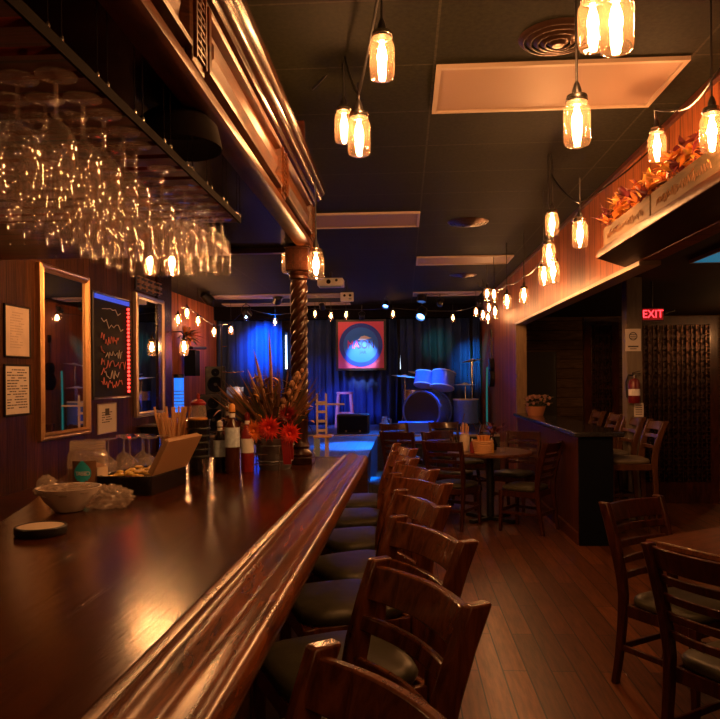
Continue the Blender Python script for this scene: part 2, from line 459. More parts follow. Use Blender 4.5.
# half wall of the side bar
HX0, HX1, HY0, HY1 = 1.60, 1.90, 6.75, 10.4
MB().bx(HX0, HX1, HY0, HY1, 0, .998).build('half_wall', 'wood_halfwall', kind=st)
MB().bx(HX0-.005, HX1+.005, HY0-.03, HY0, 0, 1.0).build('half_wall_end', 'dark_navy', kind=st)
MB().bx(HX0-.02, HX0, HY0, HY1, 0, .11).build('baseboard_half_wall', 'wood_halfwall', kind=st)
tag(MB().bx(HX0-.05, HX1+.1, HY0-.07, HY1-.02, 1.0, 1.045).build('counter_top', 'granite', bev=.01),
    'black glossy stone counter top along the half wall', 'counter')

# ------------------------------------------------------------------ ceiling fittings
def ceiling_panel(x0, x1, y0, y1, label):
    t = thing('ceiling_light', label, 'ceiling light', ((x0+x1)/2, (y0+y1)/2, CZ-.012))
    w, h = x1-x0, y1-y0
    m = MB(); m.box((0, -h/2+.012, 0), (w, .024, .02)); m.box((0, h/2-.012, 0), (w, .024, .02))
    m.box((-w/2+.012, 0, 0), (.024, h-.048, .02)); m.box((w/2-.012, 0, 0), (.024, h-.048, .02))
    m.build('frame', 'trim_light', t)
    MB().box((0, 0, .004), (w-.04, h-.04, .008)).build('diffuser', 'diffuser', t)
ceiling_panel(.17, 1.37, 3.5, 4.1, 'large unlit ceiling light panel nearest the viewer, beside the round vent')
ceiling_panel(-1.05, .16, 6.55, 7.15, 'unlit ceiling light panel just past the end of the carved canopy')
ceiling_panel(.17, 1.37, 8.99, 9.59, 'unlit ceiling light panel behind the small round vent, near the wood wall')
ceiling_panel(-3.48, -1.06, 12.65, 13.2, 'long pale ceiling panel above the stage, left of the twisted column')
ceiling_panel(-3.6, -1.06, 14.1, 14.5, 'narrow pale ceiling panel closest to the blue curtain, left of the column')
ceiling_panel(.17, 1.37, 12.65, 13.2, 'blue-tinted ceiling panel above the stage, right of the banner')
def vent(x, y, r, label):
    t = thing('ceiling_vent', label, 'vent', (x, y, CZ-.03))
    m = MB()
    for k in range(5):
        a = r*(1-k*.18)
        m.lathe([(a, .03-k*.006), (a-.02, .014-k*.006), (a-.026, .014-k*.006), (a-.012, .03-k*.006)], 36, closed=True)
    m.build('ring', 'bronze', t)
    MB().lathe([(r*.13, -.012), (0.001, -.012)], 20).build('hub', 'bronze', t)
v1 = atZ(558, 37, CZ); vent(v1.x, v1.y, .175, 'large round black ceiling vent in front of the big ceiling panel')
v2 = atZ(468, 222, CZ); vent(v2.x, v2.y, .2, 'small round ceiling vent further off, over the dining tables')
v3 = atZ(463, 275, CZ); vent(v3.x, v3.y, .2, 'faint round ceiling vent farthest off, above the stage end')

# projector and emergency light
p = atY(331, 283, 10.2)
t = thing('projector', 'white projector hung upside down from the ceiling before the stage', 'projector', (p.x, p.y, p.z))
MB().box((0, 0, 0), (.36, .28, .11)).build('body', 'white', t, bev=.012)
MB().cyl((-.02, -.14, 0), (-.02, -.155, 0), .032).build('lens', 'black_gloss', t)
MB().cyl((.09, -.14, .02), (.09, -.146, .02), .02).build('vent_plug', 'black', t)
MB().box((0, -.1, -.065), (.30, .05, .02)).build('foot', 'slate_blue', t)
MB().cyl((0, 0, .055), (0, 0, CZ-p.z), .02).build('pole', 'black', t)
p = atY(347, 297, 11.0)
t = thing('emergency_light', 'small white emergency light box hung below the projector', 'emergency light', (p.x, p.y, p.z))
MB().box((0, 0, 0), (.2, .06, .14)).build('body', 'white', t, bev=.008)
for x in (-.035, .05):
    MB().cyl((x, -.03, .02), (x, -.045, .02), .02).build('lamp', 'black_gloss', t)
MB().box((.05, -.033, -.03), (.045, .01, .025)).build('test_button', 'slate_blue', t)
MB().cyl((0, 0, .07), (0, 0, CZ-p.z), .012).build('stem', 'black', t)

# ------------------------------------------------------------------ bar counter
t = thing('bar_counter', 'long varnished wooden bar with a moulded front rail, running away on the left', 'bar counter', (0, 0, 0))
xr0, xr1 = -.268, -.225      # outer edge near / far
ya, yb = -.6, 4.45
def edge(y): return xr0 + (xr1-xr0)*(y-1)/3.4
m = MB()
m.prism([(edge(ya)-.19, ya), (edge(yb)-.16, yb), (-1.75, yb), (-1.75, 3.6), (-1.48, 2.75), (-1.38, 2.35), (-1.38, ya)], BZ-.05, BZ)
m.build('bar_top', 'wood_bartop', t, bev=.004)
# rail: rounded bead, hollow, outer roll
def railprof(w):
    raw = [(0, -.03), (0, .006), (.02, .014), (.055, .016), (.09, .011), (.115, .006), (.16, .011), (.23, .021), (.31, .026), (.40, .025), (.48, .018), (.55, .009),
           (.61, .005), (.70, .006), (.80, .008), (.89, .007), (.95, -.001), (.985, -.014), (1, -.030), (.985, -.048), (.94, -.058), (.88, -.062), (.2, -.062)]
    return [(x*w, z) for x, z in raw]
m = MB(); n = 14; prev = None
for k in range(n+1):
    y = ya + (yb-ya)*k/n
    w = .205 - .05*(y-ya)/(yb-ya)
    R = [m.v((edge(y)-w+x, y, BZ+z)) for x, z in railprof(w)]
    if prev: m.bridge(prev, R)
    else: m.face(R[::-1])
    prev = R
m.face(prev)
m.build('rail', 'wood_bar', t, ang=.9)
MB().bx(-.62, -.56, ya, yb-.05, 0, BZ-.05).build('front_panel', 'wood_red_dark', t)
MB().bx(-1.6, -.62, yb-.1, yb-.05, 0, BZ-.05).build('end_panel', 'wood_red_dark', t)
MB().cyl((-.48, ya, .2), (-.48, yb-.1, .2), .022).build('foot_rail', 'brass_frame', t)

# ------------------------------------------------------------------ canopy over the bar
UZ = 2.31
t = thing('bar_canopy', 'carved wooden canopy with raised panels and crown moulding above the bar', 'canopy', (0, 0, 0))
cy0, cy1 = -.6, 4.22
MB().bx(-2.48, -.57, cy0, cy1, UZ+.012, UZ+.06).build('underside_board', 'underside', t)
MB().bx(-.575, -.545, cy0, cy1, UZ, 2.69).build('fascia_board', 'wood_fascia', t)
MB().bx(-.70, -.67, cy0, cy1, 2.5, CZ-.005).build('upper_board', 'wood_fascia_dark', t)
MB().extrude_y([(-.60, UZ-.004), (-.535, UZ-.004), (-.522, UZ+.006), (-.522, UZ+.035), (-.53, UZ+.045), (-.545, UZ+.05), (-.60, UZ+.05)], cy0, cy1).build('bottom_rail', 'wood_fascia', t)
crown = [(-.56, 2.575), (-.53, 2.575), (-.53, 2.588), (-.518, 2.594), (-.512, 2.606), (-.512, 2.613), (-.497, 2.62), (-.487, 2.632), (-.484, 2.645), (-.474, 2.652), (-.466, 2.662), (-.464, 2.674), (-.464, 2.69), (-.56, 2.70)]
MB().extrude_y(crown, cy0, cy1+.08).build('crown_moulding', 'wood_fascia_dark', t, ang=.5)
pil = [.55, 1.84, 3.16, 4.17]
for y in pil:
    m = MB(); m.bx(-.545, -.524, y-.055, y+.055, UZ+.045, 2.575)
    m.build('pilaster', 'wood_fascia', t, bev=.004)
    m = MB(); h0, h1 = UZ+.07, 2.555; nstep = 9       # fretwork
    for k in range(nstep):
        z0 = h0+(h1-h0)*k/nstep; dz_ = (h1-h0)/nstep; sgn = 1 if k % 2 else -1
        m.bx(-.526, -.517, y-.036, y+.036, z0, z0+dz_*.3)
        m.bx(-.526, -.517, y+sgn*.036-.006, y+sgn*.036+.006, z0, z0+dz_)
        m.bx(-.526, -.517, y-.006, y+.006, z0+dz_*.3, z0+dz_*.75)
    m.bx(-.526, -.515, y-.048, y-.040, h0-.01, h1+.01); m.bx(-.526, -.515, y+.040, y+.048, h0-.01, h1+.01)
    m.build('fretwork', 'wood_fascia', t)
ys = [-.6] + pil
for a, b in zip(ys, ys[1:]):
    y0, y1 = a+.085, b-.085; z0, z1 = UZ+.075, 2.555
    m = MB()                                              # frame moulding and raised field
    def fr(x, ins): return [m.v((x, y0+ins, z0+ins)), m.v((x, y1-ins, z0+ins)), m.v((x, y1-ins, z1-ins)), m.v((x, y0+ins, z1-ins))]
    R = [fr(-.5449, -.006), fr(-.517, -.006), fr(-.514, .004), fr(-.519, .012), fr(-.542, .020), fr(-.543, .036), fr(-.5435, .038), fr(-.524, .066), fr(-.524, .068)]
    for A, B in zip(R, R[1:]): m.bridge(A, B)
    m.face(R[-1])
    m.build('panel', 'wood_fascia', t, ang=.3)
# timber boarding under the far rear of the canopy with brass nail dots
MB().bx(-2.48, -1.02, 2.75, cy1, UZ-.02, UZ+.012).build('rear_boarding', 'wood_red', t)
m = MB()
for k in range(18):
    m.ball((-1.05-.08*k, 3.72, UZ-.022), .005, n=6, m=4)
for k in range(4):
    m.ball((-1.05-.33*k, 4.12, UZ-.022), .006, n=6, m=4)
m.build('nail_heads', 'steel', t)
MB().bx(-2.48, -.57, cy1-.05, cy1, UZ-.018, CZ-.01).build('end_board', 'wood_red_dark', t)
# dome lamp under the canopy
dl = thing('dome_light', 'dark dome downlight on the underside of the bar canopy', 'downlight', (-.80, 2.55, UZ+.012))
dl.location = atZ(177, 112, UZ+.012)
MB().lathe([(.03, 0), (.085, -.012), (.115, -.04), (.128, -.105), (.124, -.105), (.108, -.045), (.03, -.018)], 28, cap0=True).build('shade', 'matte_black', dl)
MB().ball((0, 0, -.040), .016).build('bulb', 'bulb_dim', dl)

# twisted column
t = thing('twisted_column', 'dark spiral-turned wooden column at the far end of the bar', 'column', (atZ(303, 461, BZ).x, 4.1, BZ))
H = UZ - BZ - .004
m = MB(); m.box((0, 0, .02), (.155, .155, .04)); m.build('base', 'wood_column', t, bev=.005)
MB().lathe([(.07, .04), (.072, .055), (.06, .065), (.05, .085), (.058, .1), (.05, .115), (.045, .13), (.047, .30), (.052, .32), (.06, .335), (.05, .35), (.055, .365), (.045, .38)], 24, cap1=True).build('turned_foot', 'wood_column', t)
m = MB(); prev = None; nz = 150; z0, z1 = .38, H-.19
for k in range(nz+1):
    z = z0+(z1-z0)*k/nz
    R = [m.v((math.cos(a)*r_, math.sin(a)*r_, z)) for a in [2*PI*i/42 for i in range(42)] for r_ in [.036*(1+.40*abs(math.sin(2*(a - z*26)))**.8)]]
    if prev: m.bridge(prev, R)
    else: m.face(R[::-1])
    prev = R
m.face(prev); m.build('spiral_shaft', 'wood_column', t, ang=1.2)
MB().lathe([(.04, H-.19), (.056, H-.18), (.05, H-.165), (.06, H-.15), (.055, H-.14)], 24, cap1=True).build('neck', 'wood_column', t)
m = MB(); m.box((0, 0, H-.075), (.135, .135, .13)); m.box((0, 0, H-.005), (.15, .15, .012)); m.build('capital', 'wood_column', t, bev=.006)
m = MB()
for i in range(3):
    for j in range(3):
        cx, cz = -.04+.04*i, H-.115+.04*j
        m.lathe([(.017, 0), (.02, -.004), (.012, -.004)], 10, closed=True, M3=Matrix.Rotation(PI/2, 3, 'X') , c=(cx, -.068, cz))
m.build('carving', 'wood_fascia', t)

# ------------------------------------------------------------------ wine glass rack
RZ = 2.128
t = thing('glass_rack', 'dark wooden slatted rack hung under the canopy holding wine glasses', 'glass rack', (0, 0, 0))
rows = [1.32+.1*k for k in range(13)]
m = MB()
for k in range(17):
    y = .97+.1*k
    m.bx(-1.55, -.60, y-.034, y+.034, RZ, RZ+.02)
m.build('slat', 'wood_red', t)
m = MB(); m.bx(-.600, -.594, .9, 2.62, RZ-.001, RZ+.022); m.bx(-1.56, -1.545, .9, 2.62, RZ, RZ+.03); m.bx(-1.1, -1.08, .9, 2.62, RZ+.02, RZ+.04)
m.build('edge_bar', 'matte_black', t)
for k in range(9):
    for dy in (0, .05):
        MB().cyl((-.605, 1.0+.2*k+dy, RZ+.025), (-.605, 1.0+.2*k+dy, UZ+.012), .0013, n=5).build('hanger_rod', 'matte_black', t)
        MB().ball((-.605, 1.0+.2*k+dy, RZ+.03), .005, (1, 1, 2.2), 8, 6).build('hanger_pin', 'steel', t)
def wine_profile(bowl=.037, h=.205):
    # upside-down: foot at z=0, rim at -h
    return [(.001, -.003), (.036, -.0012), (.0385, -.0018), (.0385, -.0048), (.036, -.0055), (.02, -.007), (.006, -.010), (.0038, -.02), (.0036, -.075), (.006, -.088), (.02, -.098), (bowl*.88, -.115), (bowl, -.14), (bowl*.97, -.17), (bowl*.84, -h)]
gp = MB().lathe(wine_profile(), 20); glass_o = gp.build('hanging_wine_glass', 'glass_clear', ang=2)
gt = MB().lathe([(.001, -.003), (.036, -.0012), (.0385, -.0018), (.0385, -.0048), (.036, -.0055), (.02, -.007), (.006, -.010), (.0038, -.02), (.0036, -.055), (.008, -.07), (.026, -.085), (.031, -.1), (.031, -.17), (.027, -.205)], 20)
tall_o = gt.build('hanging_tall_glass', 'glass_clear', ang=2)
first = {0: True, 1: True}
skip = {(0, 4), (3, 2), (5, 0), (6, 1), (7, 0)}
colname = ['at the aisle edge', 'second from the aisle edge', 'third from the aisle edge', 'fourth from the aisle edge', 'fifth from the aisle edge']
for i, y in enumerate(rows):
    for j in range(5):
        if (i, j) in skip: continue
        k = 1 if i >= 10 else 0
        src = tall_o if k else glass_o
        if first[k]: o = src; first[k] = False
        else: o = src.copy(); C.objects.link(o)
        o.location = (-.645-.075*j+random.uniform(-.006, .006), y+random.uniform(-.008, .008), RZ-.0005)
        o.rotation_euler = (0, 0, random.uniform(0, 6))
        tag(o, '%s hanging in the rack, %s row away, %s' % ('tall clear glass' if k else 'clear wine glass', ORD[i], colname[j]), 'wine glass', 'glasses hanging in the rack')

# ------------------------------------------------------------------ back-bar wall: papers, mirrors, chalkboard
def on_left(px0, px1, pyt, pyb):
    """rectangle on the left wall from its near/far image columns"""
    xm = XB
    a = atX(px0, (pyt+pyb)/2, xm); b = atX(px1, (pyt+pyb)/2, xm)
    zt = atX(px0, pyt, xm).z; zb = atX(px0, pyb, xm).z
    return a.y, b.y, zb, zt
def framed(name, label, cat, y0, y1, z0, z1, fw, fmat, pmat, pname, depth=.03):
    t = thing(name, label, cat, (XB, (y0+y1)/2, (z0+z1)/2))
    hy, hz = (y1-y0)/2, (z1-z0)/2
    m = MB()
    def fr(x, ins): return [m.v((x, -hy+ins, -hz+ins)), m.v((x, hy-ins, -hz+ins)), m.v((x, hy-ins, hz-ins)), m.v((x, -hy+ins, hz-ins))]
    R = [fr(.002, 0), fr(depth*.7, .0), fr(depth, fw*.25), fr(depth*.8, fw*.5), fr(depth*.95, fw*.7), fr(depth*.45, fw), fr(.002, fw)]
    for A, B in zip(R, R[1:]): m.bridge(A, B)
    m.build('frame', fmat, t, ang=.4)
    MB().box((depth*.3, 0, 0), (.006, 2*hy-2*fw, 2*hz-2*fw)).build(pname, pmat, t)
    return t, hy-fw, hz-fw, depth*.3+.004
def print_lines(t, hy, hz, x, rows_, seed, mat='ink', name='print'):
    rr = random.Random(seed); m = MB()
    for k in range(rows_):
        z = hz*.85 - 1.7*hz*k/rows_
        y = -hy*.85
        while y < hy*.8:
            w = rr.uniform(.012, .05)
            if y+w > hy*.85: break
            if rr.random() < .82: m.box((x, y+w/2, z), (.0015, w, 1.7*hz/rows_*.38))
            y += w+.008
    m.build(name, mat, t)
y0, y1, z0, z1 = on_left(3, 29, 303, 357)
t, hy, hz, x = framed('framed_notice', 'upper framed paper notice on the panelled wall, with a bent corner', 'notice', y0, y1, z0, z1, .012, 'black', 'paper_warm', 'sheet', .015)
print_lines(t, hy*.7, hz*.9, x, 14, 1, 'trim_light')
y0, y1, z0, z1 = on_left(3, 29, 364, 417)
t, hy, hz, x = framed('framed_notice', 'lower framed paper notice, printed list in bold lines', 'notice', y0, y1, z0, z1, .012, 'black', 'paper', 'sheet', .015)
print_lines(t, hy, hz, x, 15, 2)
y0, y1, z0, z1 = on_left(36, 86, 262, 442)
mt, _, _, _ = framed('wall_mirror', 'tall gilt-framed wall mirror between the notices and the chalkboard', 'mirror', y0, y1, z0, z1, .055, 'brass_frame', 'mirror', 'mirror_glass', .045)
y0, y1, z0, z1 = on_left(133, 161, 292, 418)
framed('wall_mirror', 'narrow silver-framed wall mirror right of the chalkboard, reflecting teal light', 'mirror', y0, y1, z0, z1, .05, 'silver_frame', 'mirror', 'mirror_glass', .045)
# chalkboard
y0, y1, z0, z1 = on_left(91, 129, 290, 400)
t, hy, hz, x = framed('chalkboard', 'black chalkboard menu edged with red and blue light strips', 'chalkboard', y0, y1, z0, z1, .02, 'black', 'board_black', 'board', .02)
rr = random.Random(5)
def scrawl(y, z, w, h, mat, nm, n=14):
    pts = [(x+.003, y+w*k/n, z+h*rr.uniform(-.5, .5)) for k in range(n+1)]
    MB().tube(pts, .003, 5).build(nm, mat, t)
scrawl(-hy*.55, hz*.72, hy*1.0, .05, 'chalk_white', 'drawn_line', 7)
scrawl(-hy*.6, hz*.45, hy*1.2, .09, 'chalk_white', 'drawn_line', 9)
for k, z in enumerate((.12, -.14, -.36, -.57, -.76)):
    scrawl(-hy*.62, hz*z+.03, hy*.18, .07, 'chalk_red', 'bullet', 4)
    scrawl(-hy*.4, hz*z, hy*(.75+.2*(k % 3)), .075, 'chalk_red' if k % 2 == 0 else 'chalk_white', 'handwriting', 16)
MB().box((x+.006, 0, hz*.955), (.012, hy*1.9, .035)).build('light_strip', 'led_blue', t)
m = MB()
for k in range(22): m.ball((x+.008, hy*.9, hz*.84-1.75*hz*k/21), .013, n=8, m=6)
m.build('light_strip', 'led_red', t)
# notice under the chalkboard
y0, y1, z0, z1 = on_left(97, 115.5, 404, 435)
t, hy, hz, x = framed('framed_notice', 'small white notice with a black crest, under the chalkboard', 'notice', y0, y1, z0, z1, .008, 'trim_light', 'paper', 'sheet', .012)
MB().box((x, 0, hz*.45), (.002, hy*.45, hz*.5)).build('crest', 'ink', t)
print_lines(t, hy*.7, hz*.5, x, 5, 3)
# carved panel above the narrow mirror
y0, y1, z0, z1 = on_left(134, 160, 276, 289)
t = thing('carved_panel', 'small openwork carved panel above the narrow mirror', 'wall carving', (XB+.012, (y0+y1)/2, (z0+z1)/2))
MB().box((0, 0, 0), (.012, y1-y0, z1-z0)).build('backing', 'black', t)
m = MB()
for i in range(4):
    for j in range(2):
        c = (.012, (i-1.5)*(y1-y0)*.24, (j-.5)*(z1-z0)*.46)
        m.box(c, (.016, (y1-y0)*.2, .012)); m.box(c, (.016, .012, (z1-z0)*.4)); m.box((c[0], c[1], c[2]+.04), (.014, (y1-y0)*.16, .01))
m.build('lattice', 'brass_frame', t)
# back-bar shelf under the narrow mirror and dark back counter
t = thing('back_shelf', 'thin metal shelf fixed under the narrow mirror', 'shelf', (0, 0, 0))
a = atX(150, 424, XB+.02); MB().bx(XB+.001, XB+.24, a.y-.3, a.y+1.0, a.z-.01, a.z+.008).build('board', 'steel', t)
for dy in (-.2, .8): MB().bx(XB+.001, XB+.2, a.y+dy, a.y+dy+.02, a.z-.08, a.z-.01).build('bracket', 'black', t)
tag(MB().bx(XB+.002, XB+.5, -.5, 7.05, .02, .86).build('back_counter', 'wood_red_dark'), 'dark low cabinet run along the panelled wall behind the bar', 'cabinet')
bpy.data.objects['back_counter'].location.z = -.02

# ------------------------------------------------------------------ right ledge with planters
LZ = 2.335
t = tag(MB().prism([(1.28, -1.0), (1.28, 4.86), (1.598, 5.30), (1.598, -1.0)], LZ, LZ+.05).build('ledge_shelf', 'wood_shelf', bev=.006),
        'dark wooden ledge jutting from the wood bulkhead carrying leafy planters', 'shelf')
def planter(y0, y1, label):
    t = thing('planter_box', label, 'planter', (1.40, (y0+y1)/2, LZ+.05))
    L_ = y1-y0
    m = MB()
    m.box((-.085, 0, .065), (.018, L_, .13)); m.box((.085, 0, .065), (.018, L_, .13)); m.box((0, -L_/2+.009, .065), (.152, .018, .13)); m.box((0, L_/2-.009, .065), (.152, .018, .13)); m.box((0, 0, .008), (.15, L_-.04, .014))
    m.build('box', 'wood_planter', t, bev=.003)
    rr = random.Random(int(y0*10))     # worn stencilled script on the front
    MB().tube([(-.0945, L_*.4-L_*.8*k/46, .06+(.022 if k % 2 else -.018)*rr.uniform(.4, 1.3)) for k in range(47)], .003, 5).build('worn_lettering', 'leaf_brown', t)
    MB().box((0, 0, .10), (.15, L_-.04, .012)).build('soil', 'black', t)
    for mat, cnt, nm in (('leaf_wine', 150, 'wine_leaves'), ('leaf_orange', 130, 'orange_leaves'), ('leaf_gold', 90, 'gold_leaves')):
        m = MB()
        for c in range(int(cnt*L_/.9/5)):
            by = rr.uniform(-L_/2, L_/2); bx_ = rr.uniform(-.10, .06); bz = rr.uniform(.10, .26)
            if bx_ < -.09: bz = max(bz, .14)
            for q in range(6):
                d = Vector((rr.uniform(-1, .6), rr.uniform(-1, 1), rr.uniform(-.35, 1)))
                m.leaf((bx_, by, bz), d, (0, 0, 1), rr.uniform(.05, .095), rr.uniform(.025, .045), rr.uniform(-.1, .5))
        m.build(nm, mat, t)
    for c in range(int(10*L_)):
        by = rr.uniform(-L_/2, L_/2); MB().tube([(0, by, .1), (-.02, by+.02, .17), (-.04, by+.03, .23)], .003, 5).build('stem', 'leaf_brown', t)
planter(3.05, 3.88, 'pale wooden planter of autumn leaves on the ledge, nearer of two')
planter(3.90, 4.78, 'pale wooden planter of autumn leaves at the far end of the ledge')

# ------------------------------------------------------------------ mason-jar lights
jar_me = {}
def jar_parts():
    prof = [(.001, -.172), (.030, -.172), (.040, -.168), (.0455, -.155), (.046, -.06), (.044, -.045), (.036, -.030), (.034, -.026), (.034, -.004)]
    o = MB().lathe(prof, 22).build('jar', 'glass_jar', ang=1.2); jar_me['jar'] = o.data; bpy.data.objects.remove(o)
    o = MB().lathe([(.0355, -.022), (.0375, -.020), (.0355, -.015), (.0375, -.012), (.036, -.004), (.034, .001), (.012, .004)], 22, cap1=True).build('lid', 'steel'); jar_me['lid'] = o.data; bpy.data.objects.remove(o)
    o = MB().lathe([(.016, .004), (.016, .02), (.010, .04), (.004, .052)], 14, cap1=True).build('socket', 'black'); jar_me['socket'] = o.data; bpy.data.objects.remove(o)
    for k in ('bulb', 'bulb_far', 'bulb_stage', 'bulb_blue'):
        o = MB().lathe([(.007, -.03), (.008, -.045), (.0155, -.072), (.018, -.092), (.014, -.112), (.006, -.12), (.001, -.121)], 12).build('bulb', k, ang=2); jar_me[k] = o.data; bpy.data.objects.remove(o)
jar_parts()
def jar(loc, label, top=None, kind='bulb', wall=None, group='mason jar lights'):
    """loc is the middle of the jar"""
    z = loc[2]+.086
    t = thing('jar_light', label, 'hanging light', (loc[0], loc[1], z), random.uniform(0, 6), group)
    for nm in ('jar', 'lid', 'socket'):
        o = bpy.data.objects.new(nm, jar_me[nm]); C.objects.link(o); o.parent = t
    o = bpy.data.objects.new('bulb', jar_me[kind]); C.objects.link(o); o.parent = t
    top = CZ if top is None else top
    if top > z+.06:
        MB().tube([(0, 0, .05), (0, 0, top-z)], .0045, 6).build('cord', 'black', t)
    return Vector((loc[0], loc[1], z+.05))
def Yw(w): return F*.092/w
A = {}
A[1] = jar(atY(382, 56, 2.62), 'jar light hanging alone near the canopy crown, nearest of the left ceiling cluster')
A[2] = jar(atY(359, 134, 2.86), 'jar light in the close pair beside the canopy, lower and larger of the two', top=2.73)
A[3] = jar(atY(344, 125, 3.45), 'jar light in the close pair beside the canopy, smaller and partly behind the other')
A[4] = jar(atY(577, 121, 2.52), 'jar light hanging on a long cord in front of the large ceiling panel')
A[5] = jar(atY(593, 22, 2.25), 'jar light cut by the top of the photo, left of the two touching')
A[6] = jar(atY(616, 20, 1.95), 'jar light cut by the top of the photo, largest one, right of two touching')
A[7] = jar(atY(712, 130, 2.95), 'jar light at the right edge above the wine-coloured leaves')
A[8] = jar(atY(657, 145, 3.85), 'jar light above the planters, hung before the wood bulkhead', top=2.86)
A[9] = jar(atY(552, 223, 4.95), 'jar light highest of the vertical cluster left of the ledge')
A[10] = jar(atY(549, 254, 5.0), 'jar light second from top in the vertical cluster left of the ledge')
A[11] = jar(atY(580, 233, 4.3), 'jar light just left of the ledge tip, against the wood bulkhead', top=2.72)
A[12] = jar(atY(553, 271, 5.2), 'jar light lowest of the vertical cluster, over the bright wood panel')
A[13] = jar(atY(544, 275, 5.9), 'small jar light left of the lowest in the vertical cluster')
A[14] = jar(atY(524, 295, 7.4), 'small jar light alone against the wood bulkhead, above the door opening')
A[15] = jar(atY(507, 301, 8.2), 'small jar light at the bulkhead end, right of the corner cluster')
far = [(487, 294, 9.6, 'upper left'), (494, 295, 9.0, 'upper right'), (489, 308, 10.4, 'middle left'), (495, 312, 9.9, 'middle right'), (483, 315, 11.2, 'lower left'), (488, 318, 11.8, 'lowest'), (476, 312, 12.6, 'leftmost and dimmest')]
for px, py, Y, w in far:
    jar(atY(px, py, Y), 'far jar light, %s of the tight cluster in the stage corner' % w, kind='bulb_far')
colz = atY(316, 264, 4.0)
jar(colz, 'jar light hanging beside the right face of the column capital', top=2.72, kind='bulb_far')
jar(atY(289, 259, 4.3), 'jar light half hidden behind the column capital, left side', top=2.6, kind='bulb_far')
left = [(187, 313, 10.8, 'highest of the group over the wall flowers'), (178, 320, 10.0, 'leftmost of the group over the wall flowers'), (198, 321, 11.6, 'right of the wall flowers'), (214, 332, 13.0, 'lowest one, at the corner of the orange wall'), (231, 330, 13.6, 'second right of the orange wall corner')]
for px, py, Y, w in left:
    jar(atY(px, py, Y), 'far jar light on the left, %s' % w, kind='bulb')
stage = [(246, 316, 13.9, 'bluish, under the left stage spotlight', 'bulb_blue'), (275, 322, 14.0, 'above the bright blue curtain', 'bulb_stage'), (315, 314, 14.0, 'just right of the column', 'bulb_stage'), (331, 316, 14.0, 'left of the banner top', 'bulb_stage'), (346, 315, 14.2, 'over the banner, left half', 'bulb_stage'), (393, 314, 14.0, 'right of the banner', 'bulb_stage'), (453, 318, 14.0, 'over the drums, rightmost', 'bulb_stage')]
for px, py, Y, w, k in stage:
    jar(atY(px, py, Y), 'stage string light, %s' % w, kind=k, group='stage string lights')
# small glowing bulb among the ledge leaves
lp = Vector((1.375, 3.62, 2.625))
t = thing('fairy_bulb', 'tiny round bulb glowing among the autumn leaves on the ledge', 'light', lp)
MB().ball((0, 0, 0), .016).build('bulb', 'bulb', t)
MB().cyl((0, 0, -.012), (0, 0, -.045), .008).build('socket', 'black', t)
MB().tube([(0, 0, -.045), (.02, .01, -.10), (.05, .02, -.14)], .003, 6).build('cord', 'black', t)
for x, y, w in ((.75, .45, 'ahead of the viewer, overhead'), (1.2, -1.2, 'behind the viewer on the aisle side'), (.1, -1.6, 'behind the viewer over the bar end')):  # unseen jars added to lift the dark areas near the viewer
    jar((x, y, 2.72 if x > -1 else 2.05), 'added jar light outside the picture, '+w, top=CZ if x > -1 else UZ+.012)
for x, y in ((4.6, 5.2), (4.4, 7.2)):  # unseen jars added to brighten the side room and lattice
    jar((x, y, 2.1), 'added jar light in the side room outside the picture, %s' % ('nearer' if y < 6 else 'farther'), top=2.62)
# string cables between the jars
def cable(pts, label, sag=.04):
    out = []
    pts = [Vector(p) for p in pts]
    for a, b in zip(pts, pts[1:]):
        for k in range(8):
            u = k/8; q = a.lerp(b, u); q.z -= sag*4*u*(1-u)*min(1, (b-a).length); out.append(q)
    out.append(pts[-1])
    tag(MB().tube(out, .0055, 6).build('string_cable', 'black'), label, 'cable')
cable([(-.46, 3.7, CZ-.02), A[3]+Vector((0, 0, .22)), A[2]+Vector((0, 0, .02)), A[1]+Vector((0, 0, .15)), (A[1].x, 2.2, CZ-.01)], 'black light cable looping from the canopy crown to the left jar lights')
cable([(A[9].x, A[9].y, CZ-.01), A[9]+Vector((0, 0, .19)), A[11]+Vector((0, 0, .04)), (1.56, 4.5, 2.98), A[8]+Vector((-.01, 0, .05)), A[8]+Vector((.06, -.12, -.0)), A[7]+Vector((0, 0, .06)), (1.3, 2.3, CZ-.01)], 'black light cable running along the bulkhead above the ledge planters')
cable([A[12]+Vector((0, 0, .1)), A[13]+Vector((0, 0, .02)), A[14]+Vector((0, 0, .06)), A[15]+Vector((0, 0, .05)), atY(495, 288, 9.3), atY(478, 285, 10)], 'black light cable along the far part of the wood bulkhead')
cable([atY(180, 307, 10), atY(187, 306, 10.8), atY(198, 314, 11.6), atY(214, 325, 13.0), atY(231, 323, 13.6), atY(246, 308, 13.9), atY(275, 315, 14), atY(315, 308, 14), atY(346, 309, 14.2), atY(393, 308, 14), atY(453, 311, 14), atY(476, 306, 12.6)], 'black light cable swagged across the front of the stage', .02)

jar(atY(172, 262, 4.55), 'jar light past the end of the canopy, behind the hanging glasses, right of two')
jar(atY(150, 262, 4.7), 'jar light past the end of the canopy, behind the hanging glasses, left of two')
jar((-1.85, 2.05, 1.98), 'added jar light over the bar well, outside the picture on the left', top=UZ+.012, kind='bulb_far')  # unseen jar added to brighten the jar, bowl and glasses
jar((5.3, 11.2, 2.1), 'added jar light at the back of the side room, outside the picture', top=2.62)  # unseen jar added for more light on the door and log wall
